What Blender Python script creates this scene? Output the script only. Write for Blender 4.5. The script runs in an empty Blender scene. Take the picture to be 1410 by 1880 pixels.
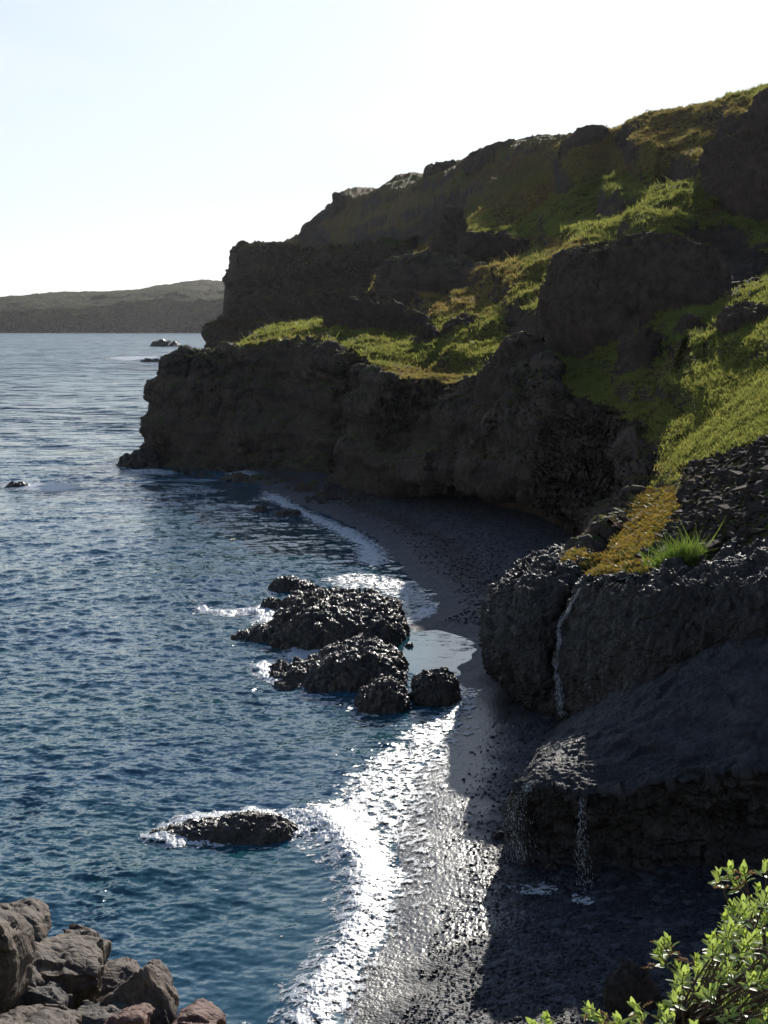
import bpy, bmesh, math, random
import numpy as np
from mathutils import Vector
R = math.radians
random.seed(4); rng = np.random.default_rng(4)
S = bpy.context.scene; COL = S.collection

# ------------------------------------------------------------------ camera, sky, sun, exposure
F = 2611.0; CX, CY = 705.0, 940.0; HC = 25.0
PITCH = math.atan(343.0/F)
cd = bpy.data.cameras.new('camera'); cam = bpy.data.objects.new('camera', cd); COL.objects.link(cam)
cam.location = (0, 0, HC); cam.rotation_euler = (R(90)-PITCH, 0, 0)
cd.sensor_fit = 'VERTICAL'; cd.sensor_height = 36.0; cd.lens = F/1880*36.0
cd.clip_start = 0.1; cd.clip_end = 60000
S.camera = cam
SUN_EL, SUN_AZ = 18.5, 11.5
w = bpy.data.worlds.new("World"); S.world = w; w.use_nodes = True
nt = w.node_tree; nt.nodes.clear()
sky = nt.nodes.new('ShaderNodeTexSky'); sky.sky_type = 'NISHITA'; sky.sun_disc = False
sky.sun_elevation = R(SUN_EL); sky.sun_rotation = R(SUN_AZ); sky.air_density = 1.0; sky.dust_density = .6; sky.ozone_density = 2.6
bg = nt.nodes.new('ShaderNodeBackground'); bg.inputs[1].default_value = 0.08
wo = nt.nodes.new('ShaderNodeOutputWorld')
tc = nt.nodes.new('ShaderNodeTexCoord'); mp = nt.nodes.new('ShaderNodeMapping'); mp.inputs['Scale'].default_value = (1.2, 1.2, 6.0)
mp.inputs['Rotation'].default_value = (0.0, R(8), 0)
cn = nt.nodes.new('ShaderNodeTexNoise'); cn.inputs['Scale'].default_value = 2.6; cn.inputs['Detail'].default_value = 6; cn.inputs['Roughness'].default_value = 0.55
cn.inputs['Distortion'].default_value = 0.6
cr = nt.nodes.new('ShaderNodeValToRGB'); cr.color_ramp.elements[0].position = 0.36; cr.color_ramp.elements[1].position = 0.72
cr.color_ramp.elements[0].color = (.72, .72, .72, 1); cr.color_ramp.elements[1].color = (.96, .96, .96, 1)
cm = nt.nodes.new('ShaderNodeMix'); cm.data_type = 'RGBA'
cm.inputs[7].default_value = (8.7, 9.5, 10.0, 1)
nt.links.new(tc.outputs['Generated'], mp.inputs['Vector']); nt.links.new(mp.outputs[0], cn.inputs['Vector'])
nt.links.new(cn.outputs[0], cr.inputs[0]); sz = nt.nodes.new('ShaderNodeSeparateXYZ'); nt.links.new(tc.outputs['Generated'], sz.inputs[0])
zr = nt.nodes.new('ShaderNodeMapRange'); zr.interpolation_type = 'SMOOTHSTEP'; zr.inputs[1].default_value = .16; zr.inputs[2].default_value = .42; zr.inputs[3].default_value = 1; zr.inputs[4].default_value = .08
nt.links.new(sz.outputs[2], zr.inputs[0])
ml = nt.nodes.new('ShaderNodeMath'); ml.operation = 'MULTIPLY'; nt.links.new(cr.outputs[0], ml.inputs[0]); nt.links.new(zr.outputs[0], ml.inputs[1]); nt.links.new(ml.outputs[0], cm.inputs[0])
tn = nt.nodes.new('ShaderNodeMix'); tn.data_type = 'RGBA'; tn.blend_type = 'MULTIPLY'; tn.inputs[0].default_value = 1; tn.inputs[7].default_value = (.86, .98, 1.14, 1)
nt.links.new(sky.outputs[0], tn.inputs[6]); nt.links.new(tn.outputs[2], cm.inputs[6]); nt.links.new(cm.outputs[2], bg.inputs[0])
nt.links.new(bg.outputs[0], wo.inputs[0])
ld = bpy.data.lights.new('sun', 'SUN'); sun = bpy.data.objects.new('sun', ld); COL.objects.link(sun)
ld.energy = 5.0; ld.angle = R(0.53); ld.color = (1.0, 0.94, 0.85)
sd = Vector((math.sin(R(SUN_AZ))*math.cos(R(SUN_EL)), math.cos(R(SUN_AZ))*math.cos(R(SUN_EL)), math.sin(R(SUN_EL))))
sun.rotation_euler = sd.to_track_quat('Z', 'Y').to_euler()
vs = S.view_settings; S.display_settings.display_device = 'sRGB'
vs.view_transform = 'Standard'; vs.look = 'None'; vs.gamma = 1; vs.exposure = 0.3; vs.use_curve_mapping = False
S.cycles.max_bounces = 5; S.cycles.diffuse_bounces = 2; S.cycles.glossy_bounces = 2; S.cycles.transmission_bounces = 3
S.cycles.volume_bounces = 0; S.cycles.transparent_max_bounces = 6
S.cycles.sample_clamp_indirect = 4.0

# ------------------------------------------------------------------ maths helpers
cp, sp = math.cos(PITCH), math.sin(PITCH)
def ray(px, py):
    px = np.asarray(px, float); py = np.asarray(py, float)
    a = (px-CX)/F; b = -(py-CY)/F
    return a, cp+b*sp, -sp+b*cp          # x, y, z with unit forward in camera
def pt(px, py, Y):
    """world point seen at photo position px,py at distance Y ahead of the viewer"""
    x, y, z = ray(px, py); s = np.asarray(Y, float)/y
    return np.stack([x*s, y*s, HC+z*s], -1)
def ptz(px, py, z0=0.0):
    x, y, z = ray(px, py); s = (z0-HC)/z
    return np.stack([x*s, y*s, np.full_like(x*s, z0)], -1)
def col_x(px, Y, z=10.0):
    """world X of photo column px at distance Y (height matters a little)"""
    return (np.asarray(px, float)-CX)/F*(np.asarray(Y)*cp-(z-HC)*sp*-1*-1)
def proj(P):
    x = P[..., 0]; y = P[..., 1]; z = P[..., 2]-HC
    f = y*cp-z*sp; u = y*sp+z*cp
    return CX+F*x/f, CY-F*u/f

_pr = np.random.default_rng(11)
PERM = np.concatenate([_pr.permutation(256)]*3).astype(np.int32)
G3 = _pr.normal(size=(256, 3)); G3 /= np.linalg.norm(G3, axis=1)[:, None]; G3 = G3.astype(np.float32)
def perlin(p):
    p = np.asarray(p, np.float64)
    shp = p.shape[:-1]; p = p.reshape(-1, 3); out = np.empty(len(p), np.float32)
    for a in range(0, len(p), 400000):
        q = p[a:a+400000]; i = np.floor(q).astype(np.int64); f = (q-i).astype(np.float32); i = (i & 255).astype(np.int32)
        u = f*f*f*(f*(f*6-15)+10)
        r = 0
        for dx in (0, 1):
            hx = PERM[(i[:, 0]+dx) & 255]; wx = u[:, 0] if dx else 1-u[:, 0]
            for dy in (0, 1):
                hy = PERM[hx+((i[:, 1]+dy) & 255)]; wy = u[:, 1] if dy else 1-u[:, 1]
                for dz in (0, 1):
                    g = G3[PERM[hy+((i[:, 2]+dz) & 255)]]; wz = u[:, 2] if dz else 1-u[:, 2]
                    r = r+wx*wy*wz*(g[:, 0]*(f[:, 0]-dx)+g[:, 1]*(f[:, 1]-dy)+g[:, 2]*(f[:, 2]-dz))
        out[a:a+400000] = r
    return out.reshape(shp)*1.5
def fbm(p, oct=5, gain=0.5, ridge=False):
    p = np.asarray(p, float); s = 0; a = 1.0; t = 0
    for k in range(oct):
        n = perlin(p+17.3*k)
        if ridge: n = 1-2*np.abs(n)
        s = s+a*n; t += a; a *= gain; p = p*2.03
    return s/t
def cells(x, y, jit=0.9, seed=0):
    """F1 distance and random id of jittered 2D cells"""
    ix = np.floor(x).astype(np.int64); iy = np.floor(y).astype(np.int64)
    best = np.full(x.shape, 9.0); bid = np.zeros(x.shape)
    for dx in (-1, 0, 1):
        for dy in (-1, 0, 1):
            cx = ix+dx; cy = iy+dy
            h = PERM[(PERM[(cx+seed) & 255]+cy) & 255]; h2 = PERM[(h+cy*3+cx) & 255]
            fx = cx+0.5+jit*(h/255-0.5); fy = cy+0.5+jit*(h2/255-0.5)
            d = np.hypot(x-fx, y-fy); m = d < best
            best = np.where(m, d, best); bid = np.where(m, h/255.0, bid)
    return best, bid
def blocky(p, seed=0):
    """faceted rock relief: every jittered cell is a tilted plane; values about -1..1"""
    p = np.asarray(p, float); shp = p.shape[:-1]; p = p.reshape(-1, 3); out = np.empty(len(p), np.float32)
    for a in range(0, len(p), 300000):
        q = p[a:a+300000]; i0 = np.floor(q-.5).astype(np.int64); best = np.full(len(q), 99.); res = np.zeros(len(q))
        for k in range(8):
            c = i0+np.array([k & 1, (k >> 1) & 1, k >> 2]); h = PERM[PERM[PERM[(c[:, 0]+seed) & 255]+(c[:, 1] & 255)]+(c[:, 2] & 255)]
            v = q-(c+.5+G3[h]*.38); d = (v*v).sum(1); m_ = d < best
            val = (v*G3[PERM[h+7]]).sum(1)*1.3+(PERM[h+3]/255.-.5)*.9
            best = np.where(m_, d, best); res = np.where(m_, val, res)
        out[a:a+300000] = res
    return out.reshape(shp)
def sstep(a, b, x):
    t = np.clip((x-a)/(b-a), 0, 1); return t*t*(3-2*t)
def seg_dist(P, poly, closed=False):
    """unsigned distance of 2D points to a polyline"""
    poly = np.asarray(poly, float)
    if closed: poly = np.vstack([poly, poly[:1]])
    d = np.full(len(P), 1e18)
    for a, b in zip(poly[:-1], poly[1:]):
        ab = b-a; L = ab@ab+1e-12
        t = np.clip(((P-a)@ab)/L, 0, 1); q = P-(a+t[:, None]*ab)
        d = np.minimum(d, (q*q).sum(1))
    return np.sqrt(d)
def inside(P, poly):
    poly = np.asarray(poly, float); c = np.zeros(len(P), bool); x = P[:, 0]; y = P[:, 1]
    n = len(poly)
    for i in range(n):
        x1, y1 = poly[i]; x2, y2 = poly[(i+1) % n]
        if y1 == y2: continue
        m = ((y1 > y) != (y2 > y)) & (x < (x2-x1)*(y-y1)/(y2-y1)+x1)
        c ^= m
    return c
def sdist(P, poly):
    d = seg_dist(P, poly, True); return np.where(inside(P, poly), d, -d)
def catmull(C, n):
    """resample control points C (k,...) to n points with Catmull-Rom along axis 0"""
    C = np.asarray(C, float); k = len(C)
    E = np.concatenate([2*C[:1]-C[1:2], C, 2*C[-1:]-C[-2:-1]])
    t = np.linspace(0, k-1, n); i = np.minimum(t.astype(int), k-2); f = (t-i).reshape((-1,)+(1,)*(C.ndim-1))
    p0, p1, p2, p3 = E[i], E[i+1], E[i+2], E[i+3]
    return 0.5*((2*p1)+(-p0+p2)*f+(2*p0-5*p1+4*p2-p3)*f*f+(-p0+3*p1-3*p2+p3)*f**3)
def smooth_poly(pts, n):
    """arc-length resample of a polyline after Catmull smoothing"""
    q = catmull(np.asarray(pts, float), 40*len(pts)); d = np.concatenate([[0], np.cumsum(np.linalg.norm(np.diff(q, axis=0), axis=1))])
    t = np.linspace(0, d[-1], n); return np.stack([np.interp(t, d, q[:, j]) for j in range(q.shape[1])], -1)

# ------------------------------------------------------------------ mesh helpers
def tag(o, label=None, cat=None, group=None, kind=None):
    if label: o['label'] = label
    if cat: o['category'] = cat
    if group: o['group'] = group
    if kind: o['kind'] = kind
    return o
def link(name, me, mat, parent=None):
    o = bpy.data.objects.new(name, me); COL.objects.link(o)
    if mat: me.materials.append(mat)
    if parent: o.parent = parent
    return o
def empty(name, loc, parent=None):
    o = bpy.data.objects.new(name, None); COL.objects.link(o); o.location = loc
    if parent: o.parent = parent
    return o
def raw_mesh(name, V, Fc, smooth=True, attrs=None):
    """V (n,3), Fc (m,3 or 4)"""
    me = bpy.data.meshes.new(name); V = np.ascontiguousarray(V, np.float32); Fc = np.ascontiguousarray(Fc, np.int32)
    k = Fc.shape[1]
    me.vertices.add(len(V)); me.vertices.foreach_set('co', V.ravel())
    me.loops.add(Fc.size); me.loops.foreach_set('vertex_index', Fc.ravel())
    me.polygons.add(len(Fc)); me.polygons.foreach_set('loop_start', np.arange(0, Fc.size, k, dtype=np.int32))
    me.polygons.foreach_set('loop_total', np.full(len(Fc), k, np.int32))
    me.polygons.foreach_set('use_smooth', np.full(len(Fc), smooth))
    me.update(calc_edges=True)
    for nm, a in (attrs or {}).items():
        at = me.attributes.new(nm, 'FLOAT', 'POINT'); at.data.foreach_set('value', np.ascontiguousarray(a, np.float32).ravel())
    return me
def grid_faces(nr, nc, closed_c=False):
    i = np.arange(nr*nc).reshape(nr, nc)
    if closed_c: i = np.concatenate([i, i[:, :1]], 1)
    return np.stack([i[:-1, :-1], i[:-1, 1:], i[1:, 1:], i[1:, :-1]], -1).reshape(-1, 4)
def grid_normals(P):
    a = np.gradient(P, axis=0); b = np.gradient(P, axis=1); n = np.cross(b, a)
    n /= np.linalg.norm(n, axis=-1)[..., None]+1e-12
    return n
def face_up_or_near(P):
    """True when cross(b,a) normals look at the viewer / up on average"""
    n = grid_normals(P); v = np.array([0, 0, HC+30])-P; v /= np.linalg.norm(v, axis=-1)[..., None]
    return (n*v).sum(-1).mean() > 0
def grid_obj(name, P, mat, smooth=True, mask=None, attrs=None, parent=None):
    nr, nc = P.shape[:2]; Fc = grid_faces(nr, nc)
    if not face_up_or_near(P): pass
    V = P.reshape(-1, 3)
    if mask is not None:
        m = mask.ravel()[Fc].any(1); Fc = Fc[m]
    # winding so that the normal is cross(b,a)
    if face_up_or_near(P): pass
    else: Fc = Fc[:, ::-1]
    if mask is not None:
        used = np.unique(Fc); re = np.full(len(V), -1); re[used] = np.arange(len(used)); Fc = re[Fc]; V = V[used]
        attrs = {k: a.ravel()[used] for k, a in (attrs or {}).items()}
    return link(name, raw_mesh(name, V, Fc, smooth, attrs), mat, parent)

# ------------------------------------------------------------------ materials
class NT:
    def __init__(s, name):
        s.m = bpy.data.materials.new(name); s.m.use_nodes = True; s.t = s.m.node_tree; s.t.nodes.clear()
        s.out = s.t.nodes.new('ShaderNodeOutputMaterial')
        g = s.t.nodes.new('ShaderNodeNewGeometry'); s.pos = g.outputs['Position']; s.nrm = g.outputs['Normal']
    def n(s, typ, **kw):
        nd = s.t.nodes.new('ShaderNode'+typ)
        for k, v in kw.items(): setattr(nd, k, v)
        return nd
    def put(s, sock, v):
        if isinstance(v, bpy.types.NodeSocket): s.t.links.new(v, sock)
        elif isinstance(v, (tuple, list)) and len(v) == 3 and sock.type == 'RGBA': sock.default_value = (*v, 1)
        else: sock.default_value = v
    def noise(s, scale, detail=4, rough=0.55, vec=None, dist=0.0, sc=None):
        v = vec or s.pos
        if sc: 
            m = s.n('Mapping'); s.put(m.inputs['Vector'], v); m.inputs['Scale'].default_value = sc; v = m.outputs[0]
        nd = s.n('TexNoise'); s.put(nd.inputs['Vector'], v); nd.inputs['Scale'].default_value = scale
        nd.inputs['Detail'].default_value = detail; nd.inputs['Roughness'].default_value = rough; nd.inputs['Distortion'].default_value = dist
        return nd.outputs[0]
    def voro(s, scale, feat='F1', out=0, sc=None):
        v = s.pos
        if sc:
            m = s.n('Mapping'); s.put(m.inputs['Vector'], v); m.inputs['Scale'].default_value = sc; v = m.outputs[0]
        nd = s.n('TexVoronoi', feature=feat); s.put(nd.inputs['Vector'], v); nd.inputs['Scale'].default_value = scale
        return nd.outputs[out]
    def ramp(s, v, a, b, lo=0.0, hi=1.0):
        nd = s.n('MapRange'); nd.interpolation_type = 'SMOOTHSTEP'; s.put(nd.inputs[0], v)
        nd.inputs[1].default_value = a; nd.inputs[2].default_value = b; nd.inputs[3].default_value = lo; nd.inputs[4].default_value = hi
        return nd.outputs[0]
    def math(s, op, a, b=0.0):
        nd = s.n('Math', operation=op); s.put(nd.inputs[0], a); s.put(nd.inputs[1], b); return nd.outputs[0]
    def mix(s, f, a, b):
        nd = s.n('Mix', data_type='RGBA'); s.put(nd.inputs[0], f); s.put(nd.inputs[6], a); s.put(nd.inputs[7], b); return nd.outputs[2]
    def attr(s, name):
        nd = s.n('Attribute', attribute_name=name); return nd.outputs['Fac']
    def bump(s, h, dist=0.1, strength=1.0, normal=None):
        nd = s.n('Bump'); s.put(nd.inputs['Height'], h); nd.inputs['Distance'].default_value = dist; nd.inputs['Strength'].default_value = strength
        if normal is not None: s.put(nd.inputs['Normal'], normal)
        return nd.outputs[0]
    def bsdf(s, col, rough=0.8, normal=None, spec=0.3, **kw):
        b = s.n('BsdfPrincipled'); s.put(b.inputs['Base Color'], col); s.put(b.inputs['Roughness'], rough); s.put(b.inputs['Specular IOR Level'], spec)
        if normal is not None: s.put(b.inputs['Normal'], normal)
        for k, v in kw.items(): s.put(b.inputs[k.replace('_', ' ')], v)
        s.t.links.new(b.outputs[0], s.out.inputs[0]); return b
    def nz(s):
        x = s.n('SeparateXYZ'); s.put(x.inputs[0], s.nrm); return x.outputs[2]
    def xyz(s):
        x = s.n('SeparateXYZ'); s.put(x.inputs[0], s.pos); return x.outputs

def rock_mat(name, base=(.035, .030, .028), alt=(.06, .047, .038), scale=1.0, wet=0.0, rough=.85, bumpd=.12, grass=False, lo=.52, hi=.72, strata=1.0, gscale=1.0, spec=.25, dk=1.0, dkg=1.0):
    m = NT(name)
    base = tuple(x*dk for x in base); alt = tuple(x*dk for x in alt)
    n1 = m.noise(.55*scale, 6, .62); n2 = m.noise(3.2*scale, 5, .65, sc=(1, 1, strata)); v = m.voro(1.6*scale, 'DISTANCE_TO_EDGE', sc=(1, 1, strata*.6))
    c = m.mix(m.ramp(n1, .35, .68), base, alt)
    c = m.mix(m.ramp(n2, .4, .75, 0, .75), c, tuple(.45*x for x in base))
    c = m.mix(m.ramp(m.noise(7*scale, 3, .6), .62, .78, 0, .55), c, (.13, .115, .095))
    if 'hill' in name or 'far' in name or 'cliff' in name:
        n9 = m.noise(.13, 6, .7, sc=(.45, .45, 3.2)); c = m.mix(m.ramp(n9, .36, .52, .75, 0), c, tuple(.38*x for x in base)); c = m.mix(m.ramp(n9, .55, .72, 0, .5), c, tuple(1.6*x for x in alt))
    h = m.math('ADD', m.math('MULTIPLY', n2, 1.0), m.math('MULTIPLY', m.ramp(v, 0, .12), .5))
    h = m.math('ADD', h, m.math('MULTIPLY', m.noise(9*scale, 4, .7), .35))
    if grass:
        g1 = m.noise(.035*gscale, 4, .6); g2 = m.noise(.22*gscale, 5, .65, sc=(1, 1, 2)); g3 = m.noise(2.2*gscale, 4, .7)
        gc = m.mix(m.ramp(g2, .38, .62), (.060, .090, .018), (.125, .130, .026))
        gc = m.mix(m.ramp(g1, .44, .60), gc, (.125, .066, .028))
        gc = m.mix(m.ramp(g3, .35, .7, 0, .6), gc, (.026, .034, .012))
        gc = m.mix(m.attr('brown'), gc, m.mix(m.ramp(g2, .35, .65), (.165, .125, .045), (.135, .075, .034)))
        gc = m.mix(m.attr('moss'), gc, m.mix(m.ramp(g2, .42, .58), (.13, .13, .022), (.20, .115, .026)))
        if dkg != 1: gc = m.mix(1 - dkg, gc, (.055, .060, .020))
        msk = m.ramp(m.math('ADD', m.math('ADD', m.nz(), m.attr('veg')), m.math('MULTIPLY', m.math('SUBTRACT', m.noise(.35*gscale, 5, .65), .5), .65)), lo, hi)
        c = m.mix(msk, c, gc)
    if wet: c = m.mix(m.ramp(m.noise(.45, 5, .65), .50, .66, 0, .7), c, tuple(1.5*x for x in alt)); c = m.mix(m.ramp(m.noise(2.2, 4, .6, sc=(1, 1, .22)), .52, .66, 0, .7), c, tuple(.4*x for x in base))
    r = rough
    if wet: r = m.ramp(m.noise(1.5*scale, 4, .6, sc=(1.3, 1.3, .3)), .34, .60, float(wet), rough)
    nrm = m.bump(h, bumpd/scale, .9)
    m.bsdf(c, r, nrm, spec if not wet else .5)
    return m.m

M = {}
M['hill'] = rock_mat('hill_turf_and_rock', base=(.055, .042, .034), alt=(.090, .066, .048), grass=True, lo=.70, hi=.84, bumpd=.25, scale=.8, spec=.05)
M['cliff'] = rock_mat('sea_cliff_basalt', base=(.078, .060, .050), alt=(.125, .092, .072), grass=True, lo=.76, hi=.90, scale=.8, bumpd=.3, strata=.7)
M['far'] = rock_mat('far_cliff_basalt', spec=.05, base=(.078, .060, .050), alt=(.125, .094, .074), grass=True, lo=.62, hi=.80, scale=.12, bumpd=.8, gscale=.3)
M['crag'] = rock_mat('crag_basalt', spec=.08, base=(.074, .056, .046), alt=(.120, .088, .068), grass=True, lo=.84, hi=.97, scale=1.0, bumpd=.25)
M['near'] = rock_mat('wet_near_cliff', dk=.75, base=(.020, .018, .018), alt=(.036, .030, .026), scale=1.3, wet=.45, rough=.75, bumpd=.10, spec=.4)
M['searock'] = rock_mat('sea_washed_rock', base=(.026, .023, .020), alt=(.055, .042, .030), scale=1.8, wet=.30, rough=.75, bumpd=.10)
M['scree'] = rock_mat('scree_stone', base=(.040, .034, .031), alt=(.070, .055, .045), scale=3, rough=.9, bumpd=.05, spec=.08)
M['boulder'] = rock_mat('riprap_grey_brown', base=(.060, .043, .033), alt=(.135, .098, .072), scale=7, rough=.8, bumpd=.05, spec=.3)
M['boulder_red'] = rock_mat('riprap_reddish', base=(.12, .055, .042), alt=(.19, .105, .08), scale=7, rough=.8, bumpd=.05, spec=.3)
M['boulder_dark'] = rock_mat('riprap_dark', base=(.045, .039, .035), alt=(.09, .076, .064), scale=7, rough=.8, bumpd=.05, spec=.3)

# near slope: dark wet volcanic sand and clay between the two rock steps
m = NT('wet_dark_slope')
n1 = m.noise(.8, 6, .65, sc=(.5, 1, 2)); n2 = m.noise(6, 5, .7)
m.bsdf(m.mix(m.ramp(n1, .35, .7), (.022, .024, .028), (.060, .060, .062)), m.ramp(n1, .35, .65, .6, .75), m.bump(m.math('ADD', m.math('MULTIPLY', n1, 1.2), n2), .10, .8), .22)
M['slope'] = m.m
# moss
m = NT('yellow_moss')
n1 = m.noise(.35, 5, .6); n2 = m.noise(3, 4, .7)
c = m.mix(m.ramp(n1, .4, .6), (.26, .22, .03), (.32, .17, .035)); c = m.mix(m.ramp(n2, .5, .7, 0, .7), c, (.05, .05, .015))
m.bsdf(c, .8, m.bump(n2, .12, 1), .3); M['moss'] = m.m
# sea
m = NT('sea_water')
X = m.xyz()
d = m.n('VectorMath', operation='LENGTH'); m.put(d.inputs[0], m.pos); dist = d.outputs['Value']
n1 = m.noise(1.1, 4, .6, sc=(.55, 1, 1)); n2 = m.noise(3.6, 4, .62, sc=(.6, 1, 1)); n3 = m.noise(.16, 4, .6, sc=(.4, 1, 1))
h = m.math('ADD', m.math('MULTIPLY', n1, .30), m.math('MULTIPLY', n2, .10))
h = m.math('ADD', h, m.math('MULTIPLY', n3, m.ramp(dist, 150, 900, .0, 1.6)))
nearcol = m.mix(m.ramp(m.noise(.05, 3, .5), .35, .65), (.014, .080, .104), (.018, .080, .132))
calm = m.attr('calm')
def nvec(scale, sc, k):
    mm_ = m.n('Mapping'); m.put(mm_.inputs['Vector'], m.pos); mm_.inputs['Scale'].default_value = sc
    nd = m.n('TexNoise'); m.put(nd.inputs['Vector'], mm_.outputs[0]); nd.inputs['Scale'].default_value = scale; nd.inputs['Detail'].default_value = 4; nd.inputs['Roughness'].default_value = .62
    a = m.n('VectorMath', operation='SUBTRACT'); m.put(a.inputs[0], nd.outputs['Color']); a.inputs[1].default_value = (.5, .5, .5)
    b_ = m.n('VectorMath', operation='MULTIPLY'); m.put(b_.inputs[0], a.outputs[0]); b_.inputs[1].default_value = (k, k, 0); return b_.outputs[0]
def vadd(a, b_): q_ = m.n('VectorMath', operation='ADD'); m.put(q_.inputs[0], a); m.put(q_.inputs[1], b_); return q_.outputs[0]
def vscale(a, f_): q_ = m.n('VectorMath', operation='SCALE'); m.put(q_.inputs[0], a); m.put(q_.inputs['Scale'], f_); return q_.outputs[0]
fine = vadd(nvec(1.3, (.7, 1, 1), 1.15), nvec(5, (.7, 1, 1), .75))
broad = vadd(nvec(.30, (.35, 1, 1), 3.4), nvec(.06, (.35, 1, 1), 1.2))
tot = vadd(vscale(fine, m.math('ADD', m.math('MULTIPLY', m.attr('surf'), 1.1), m.math('SUBTRACT', 1.0, m.math('MULTIPLY', calm, .93)))), vscale(broad, m.ramp(dist, 100, 450, 0.0, 1.0)))
nn_ = m.n('VectorMath', operation='NORMALIZE'); m.put(nn_.inputs[0], vadd(m.nrm, tot))
m.bsdf(nearcol, m.ramp(dist, 80, 900, .07, .26), nn_.outputs[0], m.math('ADD', m.ramp(dist, 90, 700, .72, .34), m.math('MULTIPLY', calm, .25)), IOR=1.333)
M['sea'] = m.m
m = NT('sea_foam')
n1 = m.noise(5, 5, .7); v_ = m.voro(2.6, 'SMOOTH_F1'); v2_ = m.voro(7, 'F1')
b_ = m.bsdf(m.mix(m.ramp(n1, .3, .7), (.30, .35, .40), (.56, .59, .62)), .4, m.bump(n1, .05, 1), .4)
al = m.math('ADD', m.math('MULTIPLY', m.attr('dens'), 1.8), m.math('ADD', m.math('MULTIPLY', m.math('SUBTRACT', v_, .40), 2.2), m.math('MULTIPLY', m.math('SUBTRACT', v2_, .42), 1.3)))
m.put(b_.inputs['Alpha'], m.ramp(al, -.10, .55)); M['foam'] = m.m
m = NT('falling_water')
b_ = m.bsdf((.72, .76, .80), .15, None, .8); m.put(b_.inputs['Alpha'], m.ramp(m.noise(9, 4, .8, sc=(1, 1, .35)), .40, .58, .1, .9)); M['fall'] = m.m
# beach pebbles
m = NT('dark_beach_pebbles')
wet = m.attr('wet'); v1 = m.voro(8, 'F1', 0); vc = m.n('TexVoronoi'); m.put(vc.inputs['Vector'], m.pos); vc.inputs['Scale'].default_value = 8
sx = m.n('SeparateColor'); m.put(sx.inputs[0], vc.outputs['Color'])
c = m.mix(sx.outputs[0], (.008, .010, .014), (.038, .043, .052)); c = m.mix(m.ramp(m.noise(.25, 4, .6), .55, .75, 0, .35), c, (.045, .036, .028))
c = m.mix(m.ramp(m.noise(1.6, 5, .75), .45, .68, 0, .6), c, (.010, .010, .012)); vd = m.n('TexVoronoi'); m.put(vd.inputs['Vector'], m.pos); vd.inputs['Scale'].default_value = 2.6; sy2 = m.n('SeparateColor'); m.put(sy2.inputs[0], vd.outputs['Color']); c = m.mix(m.ramp(sy2.outputs[1], .55, 1.0, 0, .8), c, (.075, .080, .090)); c = m.mix(m.ramp(m.voro(1.1, 'F1', 0), .10, .04), c, (.10, .095, .085)); c = m.mix(m.attr('weed'), c, (.018, .011, .007))
c = m.mix(m.math('MULTIPLY', wet, .6), c, (.010, .010, .012))
v2 = m.voro(19, 'F1', 0)
h = m.math('ADD', m.math('MULTIPLY', m.math('SUBTRACT', 1.0, v1), .07), m.math('MULTIPLY', m.math('SUBTRACT', 1.0, v2), .025))
h = m.math('ADD', h, m.math('MULTIPLY', m.math('SUBTRACT', 1.0, vd.outputs['Distance']), .10))
m.bsdf(c, m.math('SUBTRACT', .66, m.math('MULTIPLY', wet, .30)), m.bump(m.math('MULTIPLY', h, m.math('SUBTRACT', 1.0, m.math('MULTIPLY', wet, .72))), 1.0, .5), m.math('ADD', .22, m.math('MULTIPLY', wet, .30)))
M['beach'] = m.m
# grass blades
M['distant'] = rock_mat('distant_hill', base=(.040, .031, .025), alt=(.060, .045, .034), grass=True, lo=.80, hi=.96, scale=.03, bumpd=1.5, gscale=.05, dkg=.5, spec=.03)
def leaf_mat(name, c1, c2, tr=.5, scale=.5, rough=.5, back=None, thin=.0):
    m = NT(name)
    c = m.mix(m.ramp(m.noise(scale, 3, .6), .38, .62), c1, c2)
    oi = m.n('NewGeometry'); c = m.mix(m.ramp(oi.outputs['Random Per Island'], 0, 1, 0, .45), c, tuple(x*.5 for x in c1))
    if back: c = m.mix(m.math('MULTIPLY', oi.outputs['Backfacing'], .8), c, back)
    b = m.bsdf(c, rough, None, .35)
    t = m.n('BsdfTranslucent'); m.put(t.inputs[0], m.mix(.6, c, tuple(min(1, x*2.0) for x in c2)))
    mx = m.n('MixShader'); mx.inputs[0].default_value = tr
    m.t.links.new(b.outputs[0], mx.inputs[1]); m.t.links.new(t.outputs[0], mx.inputs[2]); m.t.links.new(mx.outputs[0], m.out.inputs[0])
    return m.m
M['grass'] = leaf_mat('grass_blades', (.085, .125, .028), (.175, .18, .04), .6, .06)
M['heath'] = leaf_mat('heath_brown', (.22, .12, .045), (.20, .17, .05), .5, .06)
M['mossb'] = leaf_mat('moss_tips', (.17, .21, .035), (.25, .155, .03), .35, .8)
M['tuft'] = leaf_mat('tuft_green', (.07, .12, .02), (.13, .19, .03), .5, 1)
M['leaf'] = leaf_mat('willow_leaf', (.17, .27, .04), (.34, .42, .06), .5, 6, .42, back=(.26, .34, .18))
M['bark'] = rock_mat('twig_bark', base=(.09, .06, .045), alt=(.14, .10, .08), scale=30, rough=.8, bumpd=.05)
M['catkin'] = leaf_mat('dry_catkin', (.25, .15, .08), (.32, .20, .10), .3, 8)
M['soil'] = rock_mat('bluff_soil', base=(.05, .042, .034), alt=(.08, .066, .05), grass=True, lo=.6, hi=.8, scale=2, bumpd=.08)

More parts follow.
